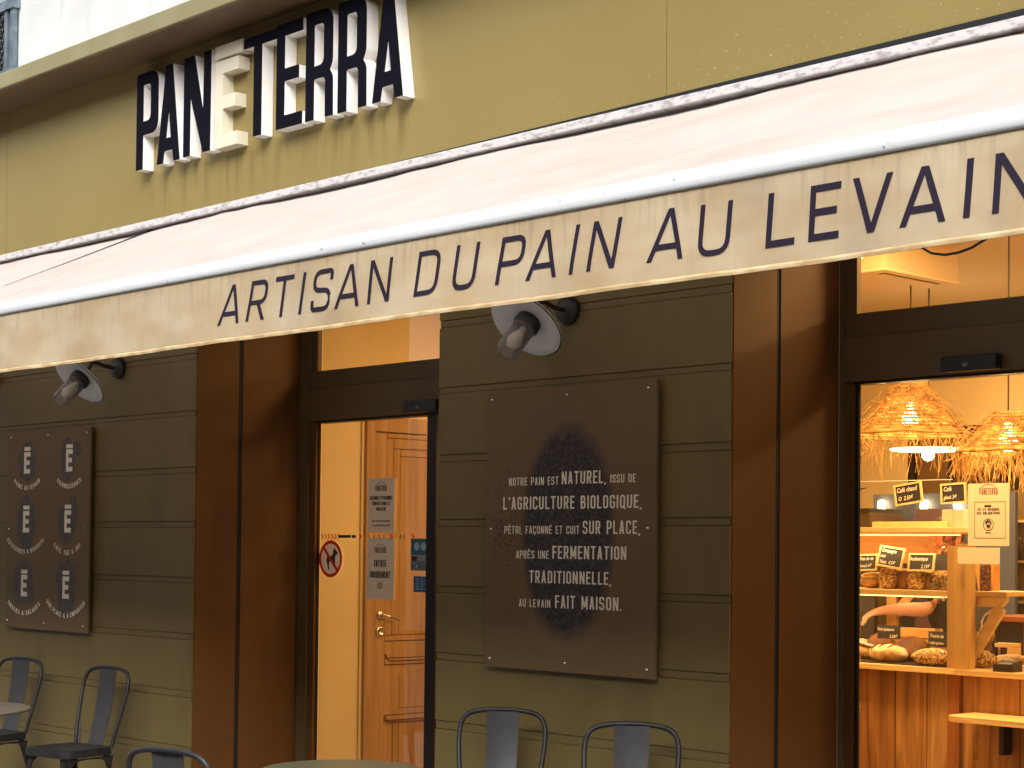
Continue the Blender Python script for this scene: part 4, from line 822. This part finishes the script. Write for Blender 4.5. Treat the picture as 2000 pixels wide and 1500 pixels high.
for sd_, P0, dirs in (('R', Vector((-5.493, 2.435, 1.238)), ((-.7, -.6, -.3), (-.25, -.05, -1))), ('L', Vector((-5.16, 2.55, 1.065)), ((-.35, -.7, -.6), (-.1, -.5, -.85)))):
    d1, d2 = Vector(dirs[0]).normalized(), Vector(dirs[1]).normalized(); sidev = d1.cross(d2).normalized()
    for k, (o_, L_f) in enumerate(((-.028, .062), (-.009, .072), (.010, .068), (.027, .052))):
        b0 = P0 + sidev * o_ + d1 * .03; b1 = b0 + (d1 * .7 + d2 * .5).normalized() * L_f * .5; b2 = b1 + d2 * L_f * .55
        for q, (pt_, r_) in enumerate(((b0, .0095), (b1, .0088), (b2, .0075))): V[f'f{sd_}{k}{q}'] = (tuple(pt_), r_)
        Ed += [('p' + sd_, f'f{sd_}{k}0'), (f'f{sd_}{k}0', f'f{sd_}{k}1'), (f'f{sd_}{k}1', f'f{sd_}{k}2')]
    b0 = P0 - sidev * .034 - d1 * .005; V['t0' + sd_] = (tuple(b0), .011); V['t1' + sd_] = (tuple(b0 + (d1 * .6 - sidev * .35 + d2 * .5).normalized() * .03), .0098); V['t2' + sd_] = (tuple(b0 + (d1 * .6 - sidev * .25 + d2 * .8).normalized() * .052), .0082)
    Ed += [('p' + sd_, 't0' + sd_), ('t0' + sd_, 't1' + sd_), ('t1' + sd_, 't2' + sd_)]
names = list(V); ix = {n: i for i, n in enumerate(names)}
body_ = skinned('body', SKIN, pe, [V[n] for n in names], [(ix[a], ix[b]) for a, b in Ed], 0)
def part_skin(name, mat, lst, ed): skinned(name, mat, pe, [(p, r) for p, r in lst], ed, 0)
part_skin('shirt', SHIRT, [((-5.28, 2.95, .92), (.17, .13)), ((-5.28, 2.93, 1.12), (.155, .12)), ((-5.28, 2.89, 1.30), (.165, .12)), ((-5.28, 2.86, 1.415), (.085, .075)), ((-5.415, 2.84, 1.385), .075), ((-5.318, 2.608, 1.256), .057), ((-5.125, 2.86, 1.385), .075), ((-5.087, 2.77, 1.285), .064)], [(0, 1), (1, 2), (2, 3), (2, 4), (4, 5), (2, 6), (6, 7)])
part_skin('trousers', TROUS, [((-5.28, 2.95, .93), (.16, .12)), ((-5.38, 2.95, .86), .105), ((-5.38, 2.94, .48), .075), ((-5.38, 2.96, .1), .06), ((-5.18, 2.95, .86), .105), ((-5.18, 2.94, .48), .075), ((-5.18, 2.96, .1), .06)], [(0, 1), (1, 2), (2, 3), (0, 4), (4, 5), (5, 6)])
MB().blob((-5.29, 2.79, 1.655), (.088, .105, .10), 28, 18, .05, 4, 3, 1.57).build('hair', HAIR, pe)
for dx in (-.032, .032): MB().blob((-5.292 + dx, 2.682, 1.625), (.011, .006, .007), 12, 8, 0).build('eye', INKB, pe)
MB().blob((-5.291, 2.694, 1.555), (.022, .006, .006), 12, 8, 0).build('mouth', M('lip', (.35, .12, .1), .5), pe)
for dx in (-.083, .083): MB().blob((-5.29 + dx, 2.775, 1.61), (.01, .022, .033), 12, 10, 0).build('ear', SKIN, pe)

# slates
def slate(name, label, cx, y, cz, w_, h_, rot, txt, frame=True, lean=0., size=.03, fr=None):
    t = thing(name, label, 'slate', (cx, y, cz - h_ / 2), 'chalk price slates')
    cr, sr = cos(rot), sin(rot)
    def pl(u, v, d): return (cx + u * cr - v * sr, y + d + lean * v, cz + u * sr + v * cr)
    mb = MB()
    def slab(u0, u1, v0, v1, d0, d1, mbx): 
        vv = [pl(u, v, d) for u in (u0, u1) for d in (d0, d1) for v in (v0, v1)]; mbx.add(vv, [(0, 1, 3, 2), (4, 6, 7, 5), (0, 4, 5, 1), (2, 3, 7, 6), (0, 2, 6, 4), (1, 5, 7, 3)])
    a, b = w_ / 2, h_ / 2; q = .009
    slab(-a + q * .8, a - q * .8, -b + q * .8, b - q * .8, -.002, .002, mb); sl_ = mb.build('slate', SLATE, t)
    if frame:
        mb = MB()
        for u0, u1, v0, v1 in ((-a, a, b - q, b), (-a, a, -b, -b + q), (-a, -a + q, -b + q, b - q), (a - q, a, -b + q, b - q)): slab(u0, u1, v0, v1, -.006, .004, mb)
        mb.build('frame', fr or PINEP, t)
    mb = MB()
    for s, u, v, sz in txt: font_text(mb, s, sz, lambda p, r, u=u, v=v: pl(u + p, v + r, -.0034))
    if txt: mb.build('writing', CHALK, t)
    return t
slate('price_slate', 'tilted framed slate with hot coffee price hanging on the glass guard', -4.984, 1.985, 1.842, .158, .103, .135, (("Café chaud", -.065, .012, .032), ("O  2.50€", -.06, -.028, .028)))
slate('price_slate', 'framed slate hanging by the post, half hidden by the white notice', -4.727, 1.98, 1.84, .14, .098, .05, (("Café", -.055, .012, .03), ("glacé 3€", -.055, -.026, .026)))
slate('price_slate', 'framed slate at the left edge of the door, above the pale loaf', -5.36, 2.185, 1.503, .118, .086, .04, (("Pain de riz", -.05, .012, .024), ("(sans) 6€", -.05, -.024, .024)), lean=.2)
slate('price_slate', 'tilted framed slate for the nut bread above the tall seeded loaf', -5.221, 2.185, 1.531, .150, .105, -.13, (("Campagne", -.062, .022, .026), ("aux", -.062, -.006, .026), ("Noix  4.5€", -.062, -.036, .026)), lean=.2)
slate('price_slate', 'framed slate with one long word and a price in the middle of the bread shelf', -5.04, 2.185, 1.508, .152, .09, .0, (("Authentique", -.069, .008, .026), ("2.15€", .0, -.03, .026)), lean=.2)
slate('price_slate', 'plain black unframed slate next to the post on the bread shelf', -4.965, 2.25, 1.512, .09, .09, 0, (), False)
slate('price_slate', 'unframed slate lying on the floured loaf with a price in its lower corner', -5.242, 2.2, 1.153, .15, .083, .0, (("Petit épeautre", -.068, .006, .022), ("5.80€", .005, -.03, .024)), False)
slate('price_slate', 'unframed slate beside the post above the seed crusted loaf', -4.95, 2.2, 1.128, .13, .09, -.03, (("Tourte de", -.05, .008, .024), ("seigle graines", -.05, -.024, .019)), False)

# notices on the guard
p1 = sheet('notice', 'white framed notice with round pictogram hanging on the glass guard', 'notice', -4.65, -4.43, 1.59, 1.884, PAPERW, 1.984)
logo(p1, -4.54, 1.832, 1.9822, .1)
mb = MB()
for a in ((-4.615, -4.45, 1.626, 1.628), (-4.615, -4.45, 1.796, 1.798), (-4.615, -4.613, 1.628, 1.796), (-4.452, -4.45, 1.628, 1.796)): mb.box(a[0], a[1], 1.9818, 1.9826, a[2], a[3])
mb.box(-4.562, -4.525, 1.9818, 1.9826, 1.772, 1.782); mb.build('printed_frame', INKB, p1)
lines(p1, (("ICI LE MASQUE", -4.54, 1.756, .115, .012), ("EST OBLIGATOIRE", -4.54, 1.738, .125, .012), ("MERCI", -4.54, 1.648, .03, .007)), 1.9822)
mb = MB(); mb.tube([(-4.54 + .027 * cos(a), 1.982, 1.69 + .027 * sin(a)) for a in [k * pi / 14 for k in range(28)]], .0014, 5, closed=True); mb.tube([(-4.54 + .013 * cos(a), 1.982, 1.694 + .014 * sin(a)) for a in [k * pi / 8 for k in range(9)]], .0045, 5); mb.box(-4.549, -4.531, 1.981, 1.9826, 1.676, 1.69); mb.build('pictogram', INKB, p1)
p2 = sheet('notice', 'blank looking white slip taped below the framed notice', 'notice', -4.706, -4.479, 1.505, 1.582, PAPERW, 1.984)
t = thing('paper_carton', 'pale cream carton on top of the bread stand behind the hanging slate by the post', 'box', (-4.95, 2.35, 1.6565)); MB().box(-5.01, -4.885, 2.315, 2.41, 1.6565, 1.772, bev=.004).build('carton', PAPERW, t)
# small things on the counter and shelf
jr = thing('spice_jar', 'tall jar of dark roasted grains on the right part of the bread shelf', 'jar', (-4.72, 2.25, 1.372))
MB().lathe([(0, 0), (.026, 0), (.027, .01), (.027, .12), (.024, .132), (0, .134)], (-4.72, 2.25, 1.3725), n=24).build('grains', M('dark_grains', (.05, .012, .008), .6, c2=(.35, .14, .06), ns=90, lo=.5, hi=.66, bump=.5, bs=90), jr)
t = thing('paper_carton', 'orange carton behind the jar of dark grains', 'box', (-4.785, 2.36, 1.372)); MB().box(-4.842, -4.724, 2.33, 2.39, 1.3725, 1.50, bev=.003).build('carton', AMBER, t)
t = thing('paper_sachet', 'blue grey sachet leaning by the upright post on the bread shelf', 'bag', (-4.80, 2.22, 1.372)); MB().prism([(-4.69, 1.3725), (-4.765, 1.3725), (-4.775, 1.44), (-4.80, 1.487), (-4.825, 1.47), (-4.83, 1.3725)], 2.23, 2.26).build('sachet', GREYBLUE, t)
ws = thing('wire_hook_stand', 'thin white bent wire stand on the counter right of the post', 'stand', (-4.74, 2.25, 1.0))
MB().tube([(-4.74, 2.25, .9995), (-4.74, 2.25, 1.19), (-4.737, 2.25, 1.225), (-4.724, 2.25, 1.252), (-4.70, 2.25, 1.27), (-4.672, 2.25, 1.276)], .004, 8).build('wire', ENAMEL, ws)
MB().blob((-4.665, 2.25, 1.268), (.035, .03, .022), 16, 10, .1, 4, 3).build('cover', KRAFT, ws)
wh = thing('wheat_bunch', 'small bunch of dried wheat standing on the counter by the wire stand', 'wheat', (-4.745, 2.32, 1.0))
mb = MB(); me_ = MB()
for k in range(34):
    a = random.uniform(-.28, .28); b = random.uniform(-.12, .12); top = Vector((-4.775 + a * .16, 2.32 + b * .3, 1.145 + random.uniform(-.02, .03)))
    mb.tube([(-4.735 + a * .12, 2.32, 1.0), (-4.75 + a * .05, 2.32, 1.07), top], .0022, 4); me_.blob(top, (.007, .006, .016), 6, 5, .2, 8, k)
mb.build('stalks', WHEAT, wh); me_.build('ears', WHEAT, wh)
te = thing('card_terminal', 'black card payment terminal on the counter', 'card terminal', (-4.5, 2.08, 1.0))
mb = MB(); mb.add([(x, y, z) for x in (-4.555, -4.452) for y, z in ((2.05, .9985), (2.05, 1.03), (2.14, 1.052), (2.14, .9985))], [(0, 1, 2, 3), (7, 6, 5, 4), (0, 4, 5, 1), (1, 5, 6, 2), (2, 6, 7, 3), (3, 7, 4, 0)]); mb.build('body', BLACK, te)
MB().obox((-4.503, 2.113, 1.047), (.04, 0, 0), (0, .017, .0041), (0, -.0003, .0012)).build('screen', GREYS, te); MB().obox((-4.503, 2.071, 1.0372), (.036, 0, 0), (0, .012, .0029), (0, -.0004, .0018)).build('keypad', M('keypad', (.4, .33, .25), .4), te)
so_ = thing('wooden_riser', 'small pale wooden riser on the back of the counter', 'riser', (-4.8, 2.55, 1.0))
MB().box(-4.866, -4.732, 2.5, 2.6, 1.088, 1.107, bev=.002).box(-4.866, -4.848, 2.5, 2.6, .9997, 1.0875).box(-4.75, -4.732, 2.5, 2.6, .9997, 1.0875).build('frame', PINEP, so_)
ov = thing('dark_cabinet', 'dark open cabinet with a red edged top behind the counter', 'cabinet', (-4.6, 3.1, 0))
bx('interior', DARKIN, ov, -5.14, -4.0, 2.95, 3.3, .007, 1.2); bx('top', wood('red_edge', (.4, .12, .04), (.3, .09, .03), 'x', 3), ov, -5.18, -3.98, 2.9, 3.32, 1.2005, 1.225); bx('side_panel', wood('cabinet_side', (.45, .16, .04), (.3, .1, .03), 'z', 3), ov, -4.90, -4.86, 2.91, 2.949, .007, 1.2)
lg = thing('wall_shelf', 'dark shelf unit with bottles at the right behind the notice', 'shelf', (-5.3, 4.4, 0))
bx('cabinet', M('olive_brown_panel', (.2, .12, .04), .6), lg, -6.28, -5.4, 4.5, 4.9, .007, 1.95); 
mb = MB()
for z in (1.25, 1.5, 1.75): mb.box(-6.28, -5.4, 4.44, 4.499, z, z + .015)
mb.build('shelf_board', PINEP, lg)
for k in range(9):
    x = -6.2 + k * .09; z = 1.2655 + .25 * (k % 3)
    t = thing('bottle', 'small bottle on the dark shelf unit behind the counter', 'bottle', (x, 4.47, z), 'bottles on the back shelf'); MB().lathe([(0, 0), (.022, 0), (.023, .08), (.01, .12), (.01, .15), (0, .15)], (x, 4.47, z), n=12).build('glass', [AMBER, DARKIN, GREYS][k % 3], t)
bd = thing('reflection_board', 'blue grey board painted in for the sky reflected in the glass guard', 'board', (-6.5, 4.6, 0)); MB().box(-6.78, -5.75, 4.25, 4.28, .007, 1.93).build('board', GREYBLUE, bd)  # flat blue grey colour stands in for sky mirrored in the guard
bd = thing('reflection_board', 'mauve board painted in for the street reflected in the glass guard', 'board', (-5.9, 4.2, 0)); MB().box(-6.36, -6.09, 4.1, 4.13, .007, 1.83).build('board', LILAC, bd)  # flat mauve colour stands in for the street mirrored in the guard
cs = thing('dark_cupboard', 'low dark brown cupboard behind the glass guard at the left', 'cupboard', (-6.6, 3.9, 0)); MB().box(-7.1, -6.42, 3.7, 4.05, .007, 1.80).build('body', M('umber_panel', (.12, .07, .025), .6), cs); MB().box(-7.1, -6.42, 3.69, 4.06, 1.8005, 1.825).build('top', DARKIN, cs)
# plant on the back cupboard, dried leaves on the stand
pl_ = thing('potted_plant', 'dark leaved plant on the cupboard under the left straw lamp', 'plant', (-6.75, 3.85, 1.825)); MB().blob((-6.75, 3.85, 1.865), (.1, .07, .04), 20, 12, .2, 4, 1, 1.8255).build('pot', DARKIN, pl_)
mb = MB()
for k in range(46):
    a = random.uniform(0, 2 * pi); L = random.uniform(.1, .24); e = random.uniform(.15, 1.3); d = Vector((cos(a) * cos(e), sin(a) * cos(e), sin(e))); p0 = Vector((-6.75, 3.85, 1.90)); sd_ = d.cross(Vector((0, 0, 1))).normalized() * L * .13
    p1_, p2_ = p0 + d * L * .5, p0 + d * L + Vector((0, 0, -L * .12)); mb.add([p0, p1_ + sd_, p2_, p1_ - sd_], [(0, 1, 2, 3)])
mb.build('leaves', LEAFM, pl_)
dv = thing('dried_leaves', 'bunch of dried red leaves on the bread stand beside the post', 'dried leaves', (-5.0, 2.3, 1.56))
mb = MB()
for k in range(60):
    c_ = Vector((-5.0 + random.gauss(0, .045), 2.33 + random.gauss(0, .02), 1.585 + random.gauss(0, .03))); d = Vector((random.gauss(0, 1), random.gauss(0, .5), random.gauss(0, 1))).normalized() * random.uniform(.02, .035); e_ = d.cross(Vector((0, 1, .2))).normalized() * .011
    mb.add([c_ - d, c_ + e_, c_ + d, c_ - e_], [(0, 1, 2, 3)])
mb.build('leaves', DRIED, dv)
# ceiling air conditioner
ac = thing('ceiling_air_conditioner', 'cream box shaped ceiling air conditioner seen through the right transom', 'air conditioner', (-5.6, 2.2, 2.95))
MB().box(-5.90, -5.08, 1.91, 2.565, 2.955, 3.2195, bev=.004).build('body', M('warm_white_plastic', (.74, .6, .4), .5), ac)
MB().box(-5.91, -5.07, 1.90, 2.575, 2.938, 2.9545, bev=.005).build('grille_panel', M('warm_white_panel', (.78, .64, .43), .5), ac)
for a in ((-5.165, -5.125, 1.98, 2.47), (-5.85, -5.81, 1.98, 2.47)): bx('air_slot', VOID, ac, a[0], a[1], a[2], a[3], 2.9365, 2.9378); bx('vane', CEILM, ac, a[0] + .008, a[1] - .008, a[2] + .01, a[3] - .01, 2.933, 2.9362)

# straw pendant lamps
def straw_lamp(cx, cy, zb_, zt, R, label, seed, nst=760, fr_=.26, fl_=.27):
    t = thing('straw_pendant_lamp', label, 'pendant lamp', (cx, cy, zt), 'straw pendant lamps'); rn = random.Random(seed)
    def prof_(k): return (.085 + (R - .085) * (k ** 1.15) if k < .8 else .085 + (R - .085) * (.8 ** 1.15) + (R - (.085 + (R - .085) * (.8 ** 1.15))) * ((k - .8) / .2) ** .8, zt + (zb_ - zt) * (1 - (1 - k) ** 1.25) )
    mb = MB()
    for k in range(15):   # bound coils
        r, z = prof_(k / 14); pts = [((r + .006 * noise.noise(Vector((cos(a) * 2, sin(a) * 2, k + seed)))) * cos(a) + cx, (r + .004 * noise.noise(Vector((cos(a) * 3, sin(a) * 3, k)))) * sin(a) + cy, z + .008 * noise.noise(Vector((cos(a) * 2.5, sin(a) * 2.5, k * 3.1)))) for a in [2 * pi * q / 36 for q in range(36)]]
        mb.tube(pts, .0055 if k not in (0, 13, 14) else .009, 5, closed=True)
    for k in range(nst):   # the woven straws
        a = rn.uniform(0, 2 * pi); k0 = rn.uniform(-.02, .8); k1 = min(1., k0 + rn.uniform(.18, .4)); tw = rn.uniform(-.5, .5); pts = []
        for q in range(6):
            kk = max(0, k0 + (k1 - k0) * q / 5); r, z = prof_(kk); aa = a + tw * q / 5; r += rn.uniform(-.007, .016); pts.append((cx + r * cos(aa), cy + r * sin(aa), z))
        mb.tube(pts, rn.uniform(.0012, .0023), 3, cap=False)
    mb.build('shade', STRAW, t)
    mb = MB()
    for k in range(int(nst * fr_)):
        a = rn.uniform(0, 2 * pi); L = rn.uniform(.05, fl_) * rn.uniform(.5, 1); r = R + rn.uniform(-.03, .01); o_ = rn.uniform(-.07, .07); sw = rn.uniform(-.25, .25)
        mb.tube([(cx + (r + o_ * (q / 4) ** 1.5) * cos(a + sw * q / 4), cy + (r + o_ * (q / 4) ** 1.5) * sin(a + sw * q / 4), zb_ - L * (q / 4) + .012 * sin(q + k)) for q in range(5)], rn.uniform(.0009, .0017), 3, cap=False)
    for k in range(110):
        a = rn.uniform(0, 2 * pi); r, z = prof_(rn.uniform(.05, .9)); L = rn.uniform(.04, .1)
        mb.tube([(cx + r * cos(a), cy + r * sin(a), z), (cx + (r + L * .6) * cos(a), cy + (r + L * .6) * sin(a), z + L * .15), (cx + (r + L) * cos(a + .1), cy + (r + L) * sin(a + .1), z - L * .3)], .0012, 3, cap=False)
    mb.build('fringe', STRAW, t)
    MB().tube([(cx, cy, zt - .01), (cx, cy, RZ - .001)], .004, 6).build('cord', DARKIN, t)
    zc = zb_ + (zt - zb_) * .3; MB().lathe([(0, .09), (.018, .085), (.02, .05), (.042, .01), (.045, -.015), (.03, -.045), (0, -.055)], (cx, cy, zc), n=20).build('bulb', BULB, t)
    ld = bpy.data.lights.new('pendant_light', 'POINT'); ld.energy = 7.5; ld.color = (1, .60, .235); ld.shadow_soft_size = .05
    lo_ = bpy.data.objects.new('pendant_light', ld); COL.objects.link(lo_); lo_.location = (cx, cy, zb_ - .015)
    return t
straw_lamp(-5.27, 2.42, 2.165, 2.425, .30, 'bell shaped straw pendant lamp with shaggy fringe, the left one by the door frame', 3)
straw_lamp(-4.70, 2.42, 2.055, 2.245, .25, 'shaggy round straw pendant lamp, the right one with glowing side', 8, 760, .6, .24)
dk = thing('disc_pendant_lamp', 'flat glowing disc pendant lamp hanging behind the left straw lamp', 'pendant lamp', (-6.203, 4.0, 2.19))
MB().lathe([(0, .012), (.23, .002), (.235, -.004), (.22, -.012), (0, -.008)], (-6.203, 4.0, 2.195), n=40).build('disc', DISCM, dk); MB().lathe([(0, 0), (.035, -.01), (.04, -.04), (.02, -.062), (0, -.066)], (-6.203, 4.0, 2.187), n=18).build('bulb', BULB, dk); MB().tube([(-6.203, 4.0, 2.205), (-6.203, 4.0, RZ - .001)], .005, 6).build('cord', DARKIN, dk)
GLINTS = ((-6.696, 4.2495, 1.849, 'glowing bulb added for a reflected glint, leftmost, beside the door frame'), (-6.376, 4.2495, 1.846, 'glowing bulb added for a reflected glint, between the two hanging slates'), (-6.135, 4.2495, 1.859, 'glowing bulb added for a reflected glint, beside the framed notice'))
for bx_, by_, bz_, lab in GLINTS:
    t = thing('glint_bulb', lab, 'glint', (bx_, by_, bz_), 'added glints on the reflection boards'); MB().lathe([(0, .045), (.022, .04), (.026, 0), (.022, -.04), (0, -.045)], (bx_, by_ - .03, bz_), n=14).build('bulb', BULB, t); MB().box(bx_ - .012, bx_ + .012, by_ - .012, by_, bz_ - .012, bz_ + .012).build('holder', DARKIN, t)  # glowing shapes added for spots of light mirrored in the glass
# fill lights added under the ceiling to brighten the room, without any lamp
for k, (x, y, e) in enumerate(((-7.0, 1.4, 10), (-4.35, 1.25, 52), (-3.3, 2.6, 22), (-5.8, 3.6, 24))):
    ld = bpy.data.lights.new('room_fill_light', 'AREA'); ld.shape = 'DISK'; ld.size = .55; ld.energy = e; ld.color = (1, .60, .235)
    lo_ = bpy.data.objects.new('room_fill_light', ld); COL.objects.link(lo_); lo_.location = (x, y, RZ - .06)

# ================================================================== CHAIRS AND TABLES
def make_chair(label):
    t = thing('metal_chair', label, 'chair', (0, 0, 0), 'grey metal cafe chairs'); BASE[t.name] = (0, 0, 0)
    # local frame: the sitter faces -Y, the hoop back is at +Y
    st_ = [(-.15, -.175), (.15, -.175), (.185, -.13), (.168, .15), (.14, .18), (-.14, .18), (-.168, .15), (-.185, -.13)]
    out = fillet([Vector(p) for p in st_], .03, True, 4); n = len(out); mb = MB()
    mb.add([(p.x, p.y, .447) for p in out] + [(p.x * .9, p.y * .9, .450) for p in out] + [(p.x * .8, p.y * .8, .441) for p in out] + [(0, 0, .438)],
           [(i, (i + 1) % n, n + (i + 1) % n, n + i) for i in range(n)] + [(n + i, n + (i + 1) % n, 2 * n + (i + 1) % n, 2 * n + i) for i in range(n)] + [(2 * n + i, 2 * n + (i + 1) % n, 3 * n) for i in range(n)], True)
    mb.add([(p.x, p.y, z) for z in (.447, .405) for p in out], [(i, (i + 1) % n, n + (i + 1) % n, n + i) for i in range(n)], False); mb.build('seat', GUN, t)
    hp = []
    L_ = [(-.152, .165, .44), (-.168, .19, .56), (-.183, .222, .68), (-.188, .243, .76), (-.182, .256, .815), (-.152, .264, .852), (-.075, .268, .866), (0, .269, .868)]
    hp = L_ + [(-x, y, z) for x, y, z in L_[-2::-1]]
    sm = [Vector(p) for p in hp]
    for _ in range(2):
        q = [sm[0]]
        for i in range(len(sm) - 1): q += [sm[i] * .75 + sm[i + 1] * .25, sm[i] * .25 + sm[i + 1] * .75]
        q.append(sm[-1]); sm = q
    MB().tube(sm, .0105, 10).build('back_hoop', GUN, t)
    def sp(u, v):
        wdt = .062 + .008 * v; return ((u * 2 - 1) * wdt, .172 + .088 * v + .016 * sin(pi * v) - .008 * cos((u - .5) * 3), .43 + .43 * v)
    mb = MB(); mb.grid(sp, 8, 14); mb.grid(lambda u, v: tuple(Vector(sp(u, v)) + Vector((0, .004, 0))), 8, 14); mb.build('back_splat', GUNL, t)
    for s_ in (-1, 1):
        mb = MB()
        v = [(s_ * .155, .168, .452), (s_ * .128, .178, .452), (s_ * .168, .212, .64)]; mb.add(v + [(x, y + .003, z) for x, y, z in v], [(0, 1, 2), (5, 4, 3)])
        mb.build('side_gusset', GUNL, t)
    for sx in (-1, 1):
        for sy in (-1, 1):
            mb = MB(); top = Vector((sx * .15, sy * .145, .43)); bot = Vector((sx * .205, sy * .225 if sy > 0 else -.215, 0.0))
            ex = Vector((sx * -.03, 0, 0)); ey = Vector((0, sy * -.03, 0))
            v = []
            for p, k in ((top, 1.5), (top.lerp(bot, .35), 1.0), (bot, .6)): v += [p + ex * k, p, p + ey * k]
            mb.add(v, [(0, 1, 4, 3), (1, 2, 5, 4), (3, 4, 7, 6), (4, 5, 8, 7)]); mb.build('leg', GUN, t)
    for s_ in (-1, 1):
        mb = MB()
        for a_, b_ in (((s_ * .17, -.16), (s_ * .165, .17)),):
            pts = [(a_[0], a_[1], .40), (a_[0] * 1.02, a_[1] * .9, .34), (a_[0], -.08, .385), (0 + a_[0], 0, .392), (b_[0], .09, .385), (b_[0] * 1.02, b_[1] * .92, .34), (b_[0], b_[1], .40)]
            mb.add([pts[i] for i in range(7)], [(0, 1, 2), (0, 2, 3), (0, 3, 6), (3, 4, 6), (4, 5, 6)])
        mb.build('apron', GUN, t)
    return t
ch = make_chair('grey metal chair under the large text sign, next to the left door')
ch.location = (-5.40, -.40, 0); ch.rotation_euler = (0, 0, .6)
dup(ch, (-4.63, -.42, 0), .62, 'grey metal chair under the right end of the large text sign')
dup(ch, (-8.74, -.43, 0), .16, 'grey metal chair against the left wall, right of the emblem sign')
dup(ch, (-9.70, -.43, 0), .26, 'grey metal chair at the left edge below the emblem sign')
dup(ch, (-5.20, -1.86, 0), pi + .25, 'grey metal chair seen from behind in the foreground left of the round table')
def table(x, y, r, label, mt, h=.74):
    t = thing('cafe_table', label, 'table', (x, y, 0), 'round cafe tables')
    MB().lathe([(0, h), (r - .012, h), (r - .003, h - .003), (r, h - .009), (r - .003, h - .015), (r - .012, h - .018), (0, h - .018)], (x, y, 0), n=96).build('table_top', mt, t)
    MB().lathe([(.0, .0), (.2, .0), (.2, .012), (.05, .03), (.03, .05), (.028, h - .03), (.09, h - .02), (0, h - .019)], (x, y, 0), n=32).build('pedestal', GUN, t); return t
table(-5.183, -1.334, .298, 'round olive grey table top in the foreground in front of the left door', TABLEM)
table(-8.33, -1.36, .42, 'round pale grey table top at the left edge in front of a chair', TABLEL)
